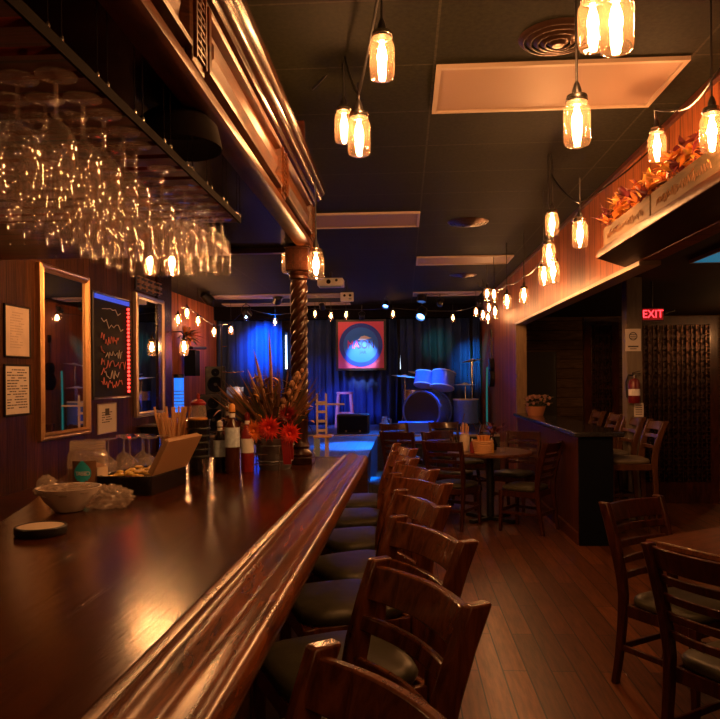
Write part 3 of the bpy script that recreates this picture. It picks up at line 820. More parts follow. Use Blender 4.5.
# wall sconce jar by the corner post
t = thing('wall_sconce', 'bright jar sconce on the brown post at the end of the back bar', 'sconce', (XB+.19, 7.46, atX(181, 347, XB+.19).z+.086))
for nm in ('jar', 'lid', 'socket'):
    o = bpy.data.objects.new(nm, jar_me[nm]); C.objects.link(o); o.parent = t
o = bpy.data.objects.new('bulb', jar_me['bulb']); C.objects.link(o); o.parent = t
MB().tube([(0, 0, .05), (-.03, 0, .08), (-.159, 0, .08)], .006, 6).build('arm', 'black', t)

# ------------------------------------------------------------------ stage dressing
def curtain(x0, x1, y, z0, z1, label, folds, amp=.05):
    m = MB(); n = folds*8; rr = random.Random(int(x0*100))
    ph = rr.uniform(0, 6); cols = []
    for i in range(n+1):
        u = i/n; x = x0+(x1-x0)*u
        yy = y + amp*math.sin(2*PI*folds*u+ph)*(1+.4*math.sin(5*u+ph)) + .02*math.sin(2*PI*folds*2.3*u)
        cols.append([m.v((x+.015*math.sin(z*2+i), yy*1.0+(0 if z > 2 else .01*math.sin(z*3+i*.5)), z)) for z in [z0+(z1-z0)*k/8 for k in range(9)]])
    for A_, B_ in zip(cols, cols[1:]):
        for k in range(8): m.face([A_[k], B_[k], B_[k+1], A_[k+1]])
    tag(m.build('stage_curtain', 'curtain', ang=3, solid=.008), label, 'curtain', 'stage curtains')
cz1 = 2.79
xs = [atY(p_, 360, 15.0).x for p_ in (218, 283, 291, 343, 398, 405, 470, 500)]
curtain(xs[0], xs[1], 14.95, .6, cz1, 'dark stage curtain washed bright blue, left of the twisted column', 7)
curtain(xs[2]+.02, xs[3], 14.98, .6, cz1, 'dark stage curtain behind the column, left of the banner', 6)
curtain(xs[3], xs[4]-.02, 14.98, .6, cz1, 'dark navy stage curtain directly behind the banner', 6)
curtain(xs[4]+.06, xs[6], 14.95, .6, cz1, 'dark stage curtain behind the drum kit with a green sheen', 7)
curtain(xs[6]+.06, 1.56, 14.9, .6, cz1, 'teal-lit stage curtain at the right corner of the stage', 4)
for px, lab in ((286, 'left of the column'), (401, 'right of the banner')):  # light slits at the curtain gaps, put in as added glowing tubes
    a = atY(px, 335, 15.05); b = atY(px, 369, 15.05)
    t = thing('light_tube', 'bright slit between stage curtains made as a glowing tube, %s' % lab, 'light', (a.x, 15.06, b.z))
    MB().cyl((0, 0, 0), (0, 0, a.z-b.z), .022, .016, n=10).build('tube', 'white_slit', t)
    MB().box((0, .06, (a.z-b.z)/2), (.03, .06, a.z-b.z+.1)).build('mount', 'black', t)
# banner
a = atY(338, 322, 14.7); b = atY(384, 368, 14.7)
w, h = b.x-a.x, a.z-b.z
t = thing('stage_banner', 'pink square banner with a big blue disc reading MASON', 'banner', ((a.x+b.x)/2, 14.7, (a.z+b.z)/2))
MB().box((0, .02, 0), (w+.10, .03, h+.10)).build('frame', 'black', t, bev=.005)
MB().box((0, 0, 0), (w, .016, h)).build('panel', 'sign_pink', t)
Rx = Matrix.Rotation(PI/2, 3, 'X')
MB().lathe([(.001, .016), (w*.47, .016), (w*.47, .006)], 48, M3=Rx).build('disc', 'sign_blue', t)
MB().lathe([(w*.475, .006), (w*.475, .02), (w*.43, .02), (w*.43, .017), (w*.40, .017), (w*.40, .019), (w*.385, .019), (w*.385, .006)], 48, M3=Rx).build('ring', 'sign_deep', t)
text_obj('lettering', 'MA', h*.25, 'pink_letter', t, (-h*.165, -.022, 0), (PI/2, 0, 0), .003, sx=.72)
text_obj('lettering', 'SON', h*.25, 'ink', t, (h*.105, -.022, 0), (PI/2, 0, 0), .003, sx=.72)
text_obj('lettering', 'JAR', h*.09, 'sign_deep', t, (.04, -.02, -h*.16), (PI/2, 0, 0), .003)
MB().prism([(-.06, .10), (.0, .17), (.08, .19), (.22, .14), (.15, .12), (.08, .10)], .017, .019).build('white_glare', 'white', t)  # blown highlight on the disc, painted on as a flat white patch
o = [c for c in t.children if c.name.startswith('white_glare')][0]; o.rotation_euler = (PI/2, 0, 0)
# stage spotlights
def spot_fixture(px, py, Y, label, aim, col, power, size=.6, lens='spot_lens', blend=.6, small=False):
    p = atY(px, py, Y); aim = Vector(aim)
    t = thing('stage_spotlight', label, 'stage light', p)
    if small: t.scale = (.6, .6, .6)
    d = (aim-p).normalized()
    q = d.to_track_quat('-Z', 'Y'); m3 = q.to_matrix()
    MB().lathe([(.03, .10), (.075, .07), (.085, -.02), (.09, -.11), (.082, -.11), (.078, -.03)], 18, M3=m3, cap0=True).build('housing', 'black', t)
    MB().lathe([(.076, -.06), (.001, -.062)], 18, M3=m3).build('lens', lens, t)
    u = m3 @ Vector((1, 0, 0))
    m = MB(); top = Vector((0, 0, .16))
    m.tube([u*.092, u*.095+Vector((0, 0, .1)), top, -u*.095+Vector((0, 0, .1)), -u*.092], .009, 6); m.build('yoke', 'black', t)
    MB().cyl(top, (0, 0, CZ-p.z), .014).build('pole', 'black', t)
    if power:
        ld = bpy.data.lights.new('beam', 'SPOT'); ld.energy = power; ld.color = col; ld.spot_size = size; ld.spot_blend = blend; ld.shadow_soft_size = .05
        lo = bpy.data.objects.new('beam', ld); C.objects.link(lo); lo.parent = t; lo.location = d*.125; lo.rotation_euler = q.to_euler()
BL = (0, .17, 1)
spot_fixture(206, 297, 12.3, 'black round stage spotlight hung above the orange wall corner', (-1.6, 14.6, .6), BL, 300, .9)
spot_fixture(278, 298, 13.0, 'black stage spotlight hung left of the twisted column', atY(265, 350, 15), BL, 1500, .6, blend=1)
spot_fixture(422, 296, 13.0, 'black stage spotlight hung over the drum kit', (.1, 12.6, .6), BL, 650, .95)
spot_fixture(246, 312, 13.9, 'lit blue stage spotlight shining left of the column', atY(268, 345, 15), BL, 500, .9, blend=1)
spot_fixture(422, 314, 13.6, 'lit blue stage spotlight right of the banner', (-.7, 11.2, .6), BL, 300, .9)
spot_fixture(362, 316, 13.4, 'small spotlight just above the banner', (-.85, 14.7, 2.0), (.45, .6, 1), 260, .5, small=True)
spot_fixture(480, 303, 12.9, 'stage spotlight in the corner cluster, beside the wood wall', atY(472, 365, 15), (.02, .40, .75), 500, .48, blend=1, small=True)
spot_fixture(440, 303, 12.2, 'stage spotlight aimed at the curtain above the drums', atY(437, 345, 15), (.05, .5, .22), 220, .3, blend=1, small=True)
spot_fixture(386, 304, 12.3, 'stage spotlight aimed down the stage thrust', (-.75, 10.6, .6), BL, 2300, .46, small=True)
spot_fixture(322, 306, 12.6, 'stage spotlight lighting the stool at the back of the stage', (-1.2, 14.7, .8), (.05, .12, 1), 450, .6, small=True)
# monitor wedge
p = atZ(354, 433, .6)
t = thing('monitor_speaker', 'black wedge monitor speaker at the stage front, before the stool', 'speaker', (p.x, 12.6, .6))
MB().sweep([(-.28, 0, .17), (.28, 0, .17)], (0, 1, 0), (0, 0, 1), .36, .34).build('cabinet', 'black', t, bev=.02)
MB().box((0, -.183, .17), (.5, .006, .28)).build('grille', 'dark_navy', t)
for x in (-.12, .12): MB().ball((x, -.186, .05), .018, n=8, m=5).build('knob', 'brass_frame', t)
# wooden stool on the stage, red light put into its colour
p = atY(345, 430, 14.2)
t = thing('wooden_stool', 'red-lit round wooden stool at the back of the stage', 'stool', (p.x, 14.2, .6))
sh = atY(345, 392, 14.2).z-.6
MB().lathe([(.001, sh-.04), (.16, sh-.04), (.165, sh-.02), (.16, sh), (.001, sh)], 24).build('seat', 'stool_red_lit', t)
for sx in (-1, 1):
    for sy in (-1, 1):
        MB().sweep([(sx*.17, sy*.15, 0), (sx*.12, sy*.11, sh-.04)], (1, 0, 0), (0, 1, 0), .045, .045).build('leg', 'stool_red_lit', t)
for sy in (-1, 1): MB().box((0, sy*.14, sh*.4), (.28, .025, .03)).build('stretcher', 'stool_red_lit', t)
for sx in (-1, 1): MB().box((sx*.155, 0, sh*.55), (.025, .26, .03)).build('stretcher', 'stool_red_lit', t)
# blue glass jug on stage
p = atZ(385, 430, .6)
t = thing('glass_jug', 'small glass jug on the stage floor, left of the drums', 'jug', (p.x, 13.2, .6))
MB().lathe([(.001, 0), (.09, 0), (.10, .05), (.09, .13), (.05, .18), (.045, .24), (.055, .26)], 18).build('body', 'glass_frost', t)
MB().tube([(.05, 0, .22), (.12, 0, .2), (.1, 0, .1)], .01, 6).build('handle', 'glass_frost', t)
# white high chair/frame and sign by the column
p = atY(321, 436, 8.6)
t = thing('high_chair', 'pale slatted wooden high chair seen right behind the twisted column', 'chair', (p.x, 8.6, 0))
zt = p.z; ztop = atY(321, 402, 8.6).z
MB().box((.03, 0, zt), (.22, .26, .025)).build('tray', 'straw', t, bev=.006)
for x in (-.055, .055):
    MB().box((x, .09, (zt+ztop)/2+.05), (.022, .022, ztop-zt+.1)).build('back_post', 'cream', t)
for k in range(4): MB().box((0, .09, zt+.06+(ztop-zt)*k/3.6), (.1, .016, .03)).build('slat', 'cream', t)
MB().box((.10, .09, ztop-.03), (.36, .016, .02)).build('top_bar', 'cream', t)
for x in (-.06, .07):
    for y in (-.1, .1): MB().box((x, y, zt/2), (.025, .025, zt)).build('leg', 'cream', t)
p = atY(318, 451, 8.2)
t = thing('arrow_sign', 'narrow pale blue sign with a white arrow, below the slatted high chair', 'sign', (p.x-.01, 8.2, 0))
MB().box((0, 0, p.z), (.07, .012, .28)).build('board', 'slate_blue', t)
MB().box((0, .012, p.z/2), (.02, .012, p.z)).build('post', 'black', t)
m = MB(); m.sweep([(-.02, -.008, p.z+.03), (-.045, -.008, p.z), (-.02, -.008, p.z-.03)], (0, 1, 0), (0, 0, 1), .004, .018); m.build('arrow', 'white', t)
MB().box((0, .012, .01), (.2, .16, .02)).build('base', 'black', t)

# drum kit
kx, ky, kz = atY(428, 430, 13.2).x, 13.2, .6
t = thing('drum_kit', 'blue-lit drum kit on the right side of the stage', 'drum kit', (kx, ky, kz), -.45)
t.scale = (1.14, 1.14, 1.14)
Rd = Matrix.Rotation(PI/2, 3, 'X')
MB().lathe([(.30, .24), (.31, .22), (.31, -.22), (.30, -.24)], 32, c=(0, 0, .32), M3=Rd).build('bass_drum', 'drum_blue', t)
MB().lathe([(.30, .245), (.001, .245)], 32, c=(0, 0, .32), M3=Rd).build('bass_head', 'black', t)
MB().lathe([(.30, -.24), (.001, -.24)], 32, c=(0, 0, .32), M3=Rd).build('rear_head', 'drum_head', t)
m = MB()
for s in (.24, -.24): m.lathe([(.30, s-.015), (.325, s-.015), (.325, s+.015), (.30, s+.015)], 32, c=(0, 0, .32), M3=Rd, closed=True)
m.build('hoop', 'drum_blue', t)
for x, y, z, r, hh, tilt in ((-.06, .02, .82, .16, .22, -.35), (.24, .06, .80, .19, .26, -.35)):
    R_ = Matrix.Rotation(tilt, 3, 'X')
    MB().lathe([(r, -hh/2), (r, hh/2)], 24, c=(x, y, z), M3=R_).build('tom', 'drum_blue', t)
    MB().lathe([(r+.006, hh/2-.015), (r+.006, hh/2), (.001, hh/2)], 24, c=(x, y, z), M3=R_).build('tom_head', 'drum_head', t)
    MB().lathe([(.001, -hh/2), (r+.005, -hh/2), (r+.005, -hh/2+.015)], 24, c=(x, y, z), M3=R_).build('tom_head', 'drum_head', t)
MB().lathe([(.2, 0), (.2, .38)], 24, c=(.55, .25, .12)).build('floor_tom', 'drum_blue', t)
MB().lathe([(.205, .365), (.205, .385), (.001, .385)], 24, c=(.55, .25, .12)).build('floor_tom_head', 'drum_head', t)
MB().lathe([(.17, 0), (.17, .15), (.001, .15)], 24, c=(-.42, .35, .5)).build('snare', 'steel', t)
for x, y, z, r, tl in ((-.40, .0, .88, .22, .12), (-.22, .3, .92, .24, .2), (.62, .35, 1.12, .18, -.15), (.60, .1, .74, .17, .0)):
    MB().lathe([(.001, .02), (.03, .018), (.05, .006), (r, -.012), (r, -.015), (.05, .001)], 24, c=(x, y, z), M3=Matrix.Rotation(tl, 3, 'Y')).build('cymbal', 'cymbal', t)
    m = MB(); m.cyl((x, y, .25), (x, y, z+.03), .010, n=8)
    for k in range(3):
        a_ = 2*PI*k/3+.4; m.cyl((x, y, .35), (x+.17*math.cos(a_), y+.17*math.sin(a_), .01), .009, n=6)
    m.build('cymbal_stand', 'steel', t)
for s in (-1, 1):
    MB().cyl((s*.27, .05, .32), (s*.42, -.08, .01), .010, n=8).build('spur', 'steel', t)
p = atY(416, 421, 12.6)
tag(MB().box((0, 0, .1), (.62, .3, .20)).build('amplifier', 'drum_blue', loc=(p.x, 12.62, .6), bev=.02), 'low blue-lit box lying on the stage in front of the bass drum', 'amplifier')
# guitar-like instrument and teal tube by the right wall
a = atX(493, 412, XR-.08); 
t = thing('light_tube', 'vertical teal light tube standing against the right wall beside the stage', 'light', (XR-.09, 13.3, .6))
MB().tube([(0, 0, .0), (0, 0, .7), (.01, 0, 1.15)], .016, 10).build('tube', 'teal_tube', t)
MB().box((0, 0, -.0+.015), (.1, .1, .03)).build('foot', 'black', t)
t = thing('guitar', 'dark guitar hung on the right wall above the teal tube', 'guitar', (XR-.05, 12.9, 0))
m = MB()
for z, r in ((1.55, .16), (1.78, .12)): m.lathe([(.001, -.04), (r, -.04), (r, .04), (.001, .04)], 24, c=(0, 0, z), M3=Matrix.Rotation(PI/2, 3, 'Y'))
m.build('body', 'black_gloss', t)
MB().box((0, 0, 2.05), (.03, .05, .5)).build('neck', 'wood_chair_dark', t)
MB().box((0, 0, 2.34), (.03, .07, .14)).build('headstock', 'black_gloss', t)

# left far corner: speakers, mic stand, flowers, blue tower
def speaker(loc, size, rz, label):
    t = thing('speaker_cabinet', label, 'speaker', loc, rz)
    w, d, h = size
    MB().box((0, 0, h/2), size).build('cabinet', 'black', t, bev=.012)
    MB().lathe([(w*.4, .006), (w*.34, .012), (w*.3, 0), (.03, -.0)], 24, c=(0, -d/2-.001, h*.35), M3=Rx).build('woofer', 'dark_navy', t)
    MB().lathe([(w*.2, .006), (w*.15, .0), (.01, .004)], 16, c=(0, -d/2-.001, h*.78), M3=Rx).build('tweeter', 'dark_navy', t)
x = atY(214, 400, 12.9).x
speaker((x, 12.9, .6), (.5, .45, .7), .2, 'large black speaker cabinet at the left stage corner, bottom of the stack')
speaker((x+.03, 12.9, 1.3), (.36, .35, .5), .25, 'smaller black speaker on top of the stack at the left stage corner')
p = atY(223, 360, 12.7)
t = thing('microphone_stand', 'thin black microphone stand beside the speaker stack', 'microphone stand', (p.x, 12.6, .6))
MB().cyl((0, 0, .02), (0, 0, 1.9), .016, n=8).build('pole', 'black', t)
MB().lathe([(.001, 0), (.16, 0), (.15, .02), (.02, .03)], 20).build('base', 'black', t)
MB().tube([(0, 0, 1.1), (.2, -.05, 1.08), (.42, -.1, 1.1)], .01, 6).build('boom', 'steel', t)
MB().tube([(0, 0, 1.55), (.1, -.02, 1.55)], .01, 6).build('clip', 'steel', t)
p = atY(235, 405, 12.8)
t = thing('music_stand', 'small metal stand catching blue light left of the curtain', 'stand', (p.x, 12.8, .6))
MB().cyl((0, 0, 0), (0, 0, .65), .014, n=8).build('pole', 'steel', t)
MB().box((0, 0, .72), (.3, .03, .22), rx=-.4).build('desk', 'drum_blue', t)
MB().lathe([(.001, 0), (.14, 0), (.02, .03)], 16).build('base', 'black', t)
# wall flowers on the orange wall
p = atX(186, 338, XL+.12)
t = thing('wall_flowers', 'orange flower spray in a holder on the orange wall', 'flower arrangement', (XL+.12, p.y, p.z))
rr = random.Random(3)
for mat, nm in (('leaf_orange', 'orange_blooms'), ('pink_flower', 'pale_blooms'), ('leaf_green', 'leaves')):
    m = MB()
    for q in range(26):
        d = Vector((rr.uniform(-.2, 1), rr.uniform(-1, 1), rr.uniform(-.2, 1)))
        m.leaf(Vector((0, 0, .0))+d*.06, d, (0, 0, 1), rr.uniform(.14, .3), .06, .4)
    m.build(nm, mat, t)
MB().lathe([(.001, -.28), (.04, -.28), (.07, -.05), (.075, 0)], 14).build('vase', 'leaf_wine', t)
p = atX(191, 362, XL+.15)
t = thing('wall_speaker', 'dark speaker on a bracket below the wall flowers', 'speaker', (XL+.17, p.y, p.z))
MB().box((0, 0, -.02), (.2, .3, .46)).build('cabinet', 'magenta' if False else 'dark_navy', t, bev=.01)
MB().tube([(-.165, 0, .25), (0, 0, .25), (.1, .5, .27)], .03, 8).build('bracket', 'black', t)
p = atY(179, 395, 9.6)
t = thing('light_tower', 'glowing blue tower lamp behind the straws at the left', 'lamp', (p.x, 9.6, 0))
zt, zb = atY(179, 378, 9.6).z, atY(179, 412, 9.6).z
MB().box((0, 0, zb/2), (.3, .3, zb)).build('stand', 'black', t)
MB().cyl((0, 0, zb), (0, 0, zt), .065).build('tube', 'blue_tube', t)
m = MB()
for k in range(6): m.lathe([(.065, 0), (.07, .006), (.065, .012)], 16, c=(0, 0, zb+(zt-zb)*(.1+.1*k)))
m.build('ring', 'slate_blue', t)
MB().cyl((0, 0, zt), (0, 0, zt+.05), .075).build('cap', 'black', t)

# ------------------------------------------------------------------ chairs and stools
def make_chair(name, label, cat, sh, top, slats, wmat, smat, group=None, stool=False):
    """faces +Y; back at y=-.2; parts: seat, frame, legs, posts, rails"""
    t = thing(name, label, cat, (0, 0, 0), 0, group)
    m = MB()                                                # padded seat, rounded square
    ring = []
    for k in range(28):
        a = 2*PI*k/28; c, s = math.cos(a), math.sin(a)
        e = (abs(c)**4+abs(s)**4)**(-.25); ring.append((c*e*.205, s*e*.2+.02))
    prev = None
    for sc, z in ((.96, sh-.045), (1, sh-.035), (1.01, sh-.02), (.98, sh-.005), (.85, sh+.004), (.5, sh+.010), (.05, sh+.012)):
        R = [m.v((x*sc, (y-.02)*sc+.02, z)) for x, y in ring]
        if prev: m.bridge(prev, R)
        else: m.face(R[::-1])
        prev = R
    m.face(prev); m.build('seat', smat, t, ang=1.2)
    m = MB(); m.box((0, .20, sh-.075), (.36, .022, .06)); m.box((0, -.17, sh-.075), (.36, .022, .06)); m.box((-.185, .01, sh-.075), (.022, .36, .06)); m.box((.185, .01, sh-.075), (.022, .36, .06))
    m.build('seat_frame', wmat, t, bev=.004)
    for s in (-1, 1):
        MB().sweep([(s*.195, .205, 0), (s*.185, .195, sh-.045)], (1, 0, 0), (0, 1, 0), lambda q: .03+.012*q, lambda q: .03+.012*q).build('front_leg', wmat, t, bev=.005)
        pts = []
        for k in range(13):
            z = top*k/12
            if z < sh: y = -.195 - .055*(1-z/sh)**1.6
            else: y = -.195 - .10*((z-sh)/(top-sh))**1.5
            x = s*(.19 + (.018*max(0, (z-sh)/(top-sh))))
            pts.append((x, y, z))
        MB().sweep(pts, (1, 0, 0), (0, 1, 0), .034, lambda q: .034+.024*min(1, max(0, q*1.3))*(1 if q < .85 else .9)).build('back_leg', wmat, t, bev=.006)
    def rail(z, h, th, bow, nm):
        q = max(0, (z-sh)/(top-sh)); y = -.195-.10*q**1.5; hw = .19+.018*q-.012
        lean = .10*1.5*q**.5/(top-sh)
        n = 10; pts = [(-hw+2*hw*k/n, y-bow*(1-(2*k/n-1)**2)+.004, z) for k in range(n+1)]
        m = MB(); m.sweep(pts, (0, 1, 0), Vector((0, -lean, 1)), th, h); m.build(nm, wmat, t, bev=.004)
    rail(top-.055, .078 if stool else .09, .020, .035, 'top_rail')
    span = top-.12-sh
    for k in range(slats):
        rail(sh+.05+(span-.03)*(k+.5)/slats, .035, .016, .03, 'back_slat')
    zs = sh*.42
    for s in (-1, 1): MB().sweep([(s*.19, .2, zs), (s*.19, -.21, zs)], (1, 0, 0), (0, 0, 1), .018, .03).build('stretcher', wmat, t, bev=.004)
    MB().sweep([(-.19, .198, zs*(.62 if stool else 1.1)), (.19, .198, zs*(.62 if stool else 1.1))], (0, 1, 0), (0, 0, 1), .02, .035).build('stretcher', wmat, t, bev=.004)
    MB().sweep([(-.19, -.215, zs), (.19, -.215, zs)], (0, 1, 0), (0, 0, 1), .018, .03).build('stretcher', wmat, t, bev=.004)
    return t
def place_by_back(px_l, px_r, top):
    """origin and turn of a seat from the two top corners of its back (far-left corner, near-right corner)"""
    A_ = Vector((px_l[0], px_l[1])); B_ = Vector((px_r[0], px_r[1]))
    e = (B_-A_).normalized(); n = Vector((e.y, -e.x))
    if n.x > 0: n = -n
    c = (A_+B_)/2 + n*.295
    return (c.x, c.y, 0), math.atan2(-n.x, n.y)
ST_TOP = 1.10
stool0 = make_chair('bar_stool', '', 'bar stool', .76, ST_TOP, 2, 'wood_chair', 'green_vinyl', 'bar stools along the bar', True)
backs = [((-.137, 1.22), (.10, .89)), ((-.066, 1.82), (.146, 1.447)), ((-.03, 2.40), (.185, 1.99)), ((-.016, 2.95), (.14, 2.55)), ((-.03, 3.44), (.17, 3.12)), ((-.016, 3.95), (.14, 3.60)), ((-.06, 4.5), (.06, 4.1)), ((-.05, 5.05), (.06, 4.65))]
for i, (a, b) in enumerate(backs):
    lab = ['dark wooden bar stool nearest the viewer, cut off by the photo bottom', 'dark wooden bar stool second from the viewer, its two rails fully in view',
           'dark wooden bar stool third from the viewer along the bar', 'dark wooden bar stool fourth from the viewer along the bar', 'dark wooden bar stool fifth from the viewer, turned towards us',
           'dark wooden bar stool sixth from the viewer along the bar', 'dark wooden bar stool seventh from the viewer, near the bar end', 'dark wooden bar stool eighth and last along the bar'][i]
    loc, rz = place_by_back(a, b, ST_TOP)
    if i == 0: stool0.location = loc; stool0.rotation_euler = (0, 0, rz); stool0['label'] = lab
    else: dup(stool0, loc, rz, lab)
# side-bar stools
s2 = make_chair('bar_stool', 'lighter wooden bar stool nearest the end of the half wall', 'bar stool', .77, 1.13, 2, 'wood_stool_light', 'tan_vinyl', 'stools at the side bar', True)
s2.location = (2.15, 7.12, 0); s2.rotation_euler = (0, 0, PI/2)
dup(s2, (2.15, 7.78, 0), PI/2+.1, 'lighter wooden bar stool second along the far side of the half wall')
dup(s2, (2.15, 8.45, 0), PI/2, 'lighter wooden bar stool third along the far side of the half wall')
dup(s2, (2.15, 9.2, 0), PI/2, 'lighter wooden bar stool farthest along the half wall')
# dining chairs
ch0 = make_chair('dining_chair', 'dark ladder-back chair at the far-left side of the right-hand table', 'chair', .46, .91, 4, 'wood_chair_dark', 'green_vinyl', 'dining chairs')
def face_loc(P1, P2, n):
    P1, P2, n = Vector(P1), Vector(P2), Vector(n).normalized()
    c = (P1+P2)/2+n*.295
    return (c.x, c.y, 0), math.atan2(-n.x, n.y)
l, r_ = face_loc((1.02, 3.76), (1.36, 3.97), (.55, -.83)); ch0.location = l; ch0.rotation_euler = (0, 0, r_)
l, r_ = face_loc((.94, 2.84), (1.16, 2.50), (.83, .55)); dup(ch0, l, r_, 'dark ladder-back chair nearest the viewer at the right edge, back towards us')
def chair_at(x, y, tx, ty, label):
    n = Vector((tx-x, ty-y)).normalized(); dup(ch0, (x, y, 0), math.atan2(-n.x, n.y), label)
TX, TY = .93, 7.95
chair_at(.52, 7.62, .9, 8.3, 'dark ladder-back chair with its back to us at the round dining table')
chair_at(1.24, 7.42, .75, 7.75, 'dark ladder-back chair at the right of the round dining table')
chair_at(.55, 8.55, TX, TY, 'dark chair on the far left side of the round dining table')
chair_at(1.28, 8.5, TX, TY, 'dark chair on the far right side of the round dining table, by the half wall')
def table(name, label, x, y, rz, shape, size, mat='wood_table'):
    t = thing(name, label, 'table', (x, y, 0), rz)
    if shape == 'round': MB().lathe([(.001, .715), (size-.02, .715), (size, .722), (size, .742), (size-.008, .75), (.001, .75)], 40).build('table_top', mat, t)
    else: MB().box((0, 0, .73), (size[0], size[1], .035)).build('table_top', mat, t, bev=.008)
    MB().cyl((0, 0, .03), (0, 0, .715), .04).build('pedestal', 'black', t)
    m = MB()
    for k in range(4):
        a_ = PI/4+PI/2*k; m.box((.16*math.cos(a_), .16*math.sin(a_), .02), (.32, .06, .035), rz=a_)
    m.build('base', 'black', t)
table('dining_table', 'round dark dining table set with a basket, before the stage', TX, TY, 0, 'round', .46)
table('dining_table', 'square wooden dining table at the right edge of the photo', 1.84, 3.50, math.radians(33), 'square', (.95, .95))
table('dining_table', 'small round table close to the stage front, behind the bar stools', .28, 9.6, 0, 'round', .38)
chair_at(.02, 9.0, .28, 9.6, 'dark chair in front of the small round table close to the stage')
chair_at(.85, 9.75, .28, 9.6, 'dark chair right of the small round table close to the stage')
chair_at(-.02, 10.15, .28, 9.6, 'dark chair behind the small round table close to the stage')
chair_at(.62, 10.4, .7, 9.9, 'dark chair by the stage front under the drum kit')

# things on the round table
p = atZ(478, 452, .75)
t = thing('condiment_basket', 'orange-brown wicker basket on the round dining table', 'basket', (.83, 7.72, .75))
m = MB()
m.lathe([(.001, 0), (.085, 0), (.10, .06), (.112, .14), (.104, .14), (.09, .06), (.001, .01)], 20)
for k in range(7): m.lathe([(.088+.0035*k, .02*k), (.095+.0035*k, .02*k+.008), (.088+.0035*k, .02*k+.016)], 20)
m.build('wicker', 'straw', t)
m = MB()
for k in range(4): m.box((-.045+.03*k, .01*k, .14), (.018, .07, .10), rz=.2*k, ry=.1*k-.15)
m.build('napkins', 'cap_orange', t)
t = thing('napkin_holder', 'tall pale jar with straws at the left of the round table', 'jar', (.66, 7.98, .75))
MB().lathe([(.001, 0), (.05, 0), (.055, .03), (.055, .15), (.045, .17), (.048, .19)], 18).build('jar', 'cream', t)
m = MB()
for k in range(9): m.cyl((.02*math.cos(k), .02*math.sin(k), .03), (.045*math.cos(k), .045*math.sin(k), .27+.02*(k % 3)), .005, n=6)
m.build('straws', 'straw', t)
for (x, y, mt, lb) in ((.93, 7.80, 'leaf_gold', 'small mustard bottle right of the wicker basket on the round table'), (.72, 7.74, 'red_dark', 'small dark red bottle left of the wicker basket')):
    t = thing('sauce_bottle', lb, 'bottle', (x, y, .75))
    MB().lathe([(.001, 0), (.026, 0), (.028, .08), (.02, .11), (.01, .13)], 14, cap1=True).build('body', mt, t)
    MB().cyl((0, 0, .13), (0, 0, .155), .009, .005, n=8).build('cap', 'white', t)
t = thing('water_glass', 'clear tumbler at the right of the round dining table', 'glass', (1.04, 7.72, .75))
MB().lathe([(.001, .004), (.03, .004), (.036, .12)], 16).build('tumbler', 'glass_clear', t)
t = thing('table_plant', 'dark wine-leaved sprig in a vase on the round table', 'plant', (.98, 8.08, .75))
MB().lathe([(.001, 0), (.04, 0), (.05, .06), (.025, .12), (.03, .14)], 14).build('vase', 'black_gloss', t)
m = MB(); rr = random.Random(9)
for q in range(40):
    d = Vector((rr.uniform(-.4, 1), rr.uniform(-.6, .6), rr.uniform(.1, 1))).normalized()
    b_ = Vector((0, 0, .13))+d*rr.uniform(.05, .2); m.leaf(b_, d, (0, 0, 1), .07, .03, .3)
m.build('leaves', 'leaf_wine', t)

# flower pot on the half wall
p = atY(531, 412, 10.0)
t = thing('potted_flowers', 'pale pink flowers in a clay bowl on the half wall counter', 'potted plant', (1.75, 9.75, 1.045))
MB().lathe([(.001, 0), (.10, 0), (.13, .10), (.135, .12), (.12, .12), (.11, .09), (.001, .08)], 22).build('bowl', 'terracotta', t)
for q in range(20):
    a_ = rr.uniform(0, 2*PI); r0 = rr.uniform(.02, .2); c = Vector((r0*math.cos(a_), r0*math.sin(a_), .22+rr.uniform(-.04, .07)-r0*.25))
    m2 = MB(); m2.tube([(c.x*.3, c.y*.3, .09), c], .004, 5); st_ = m2.build('stem', 'leaf_green', t)
    m = MB(); m.ball(c, .022, n=8, m=6)
    for k in range(6):
        d = Vector((math.cos(k*1.047), math.sin(k*1.047), .4)); m.leaf(c, d, (0, 0, 1), .065, .05, .2)
    m.build('bloom', 'pink_flower', t)

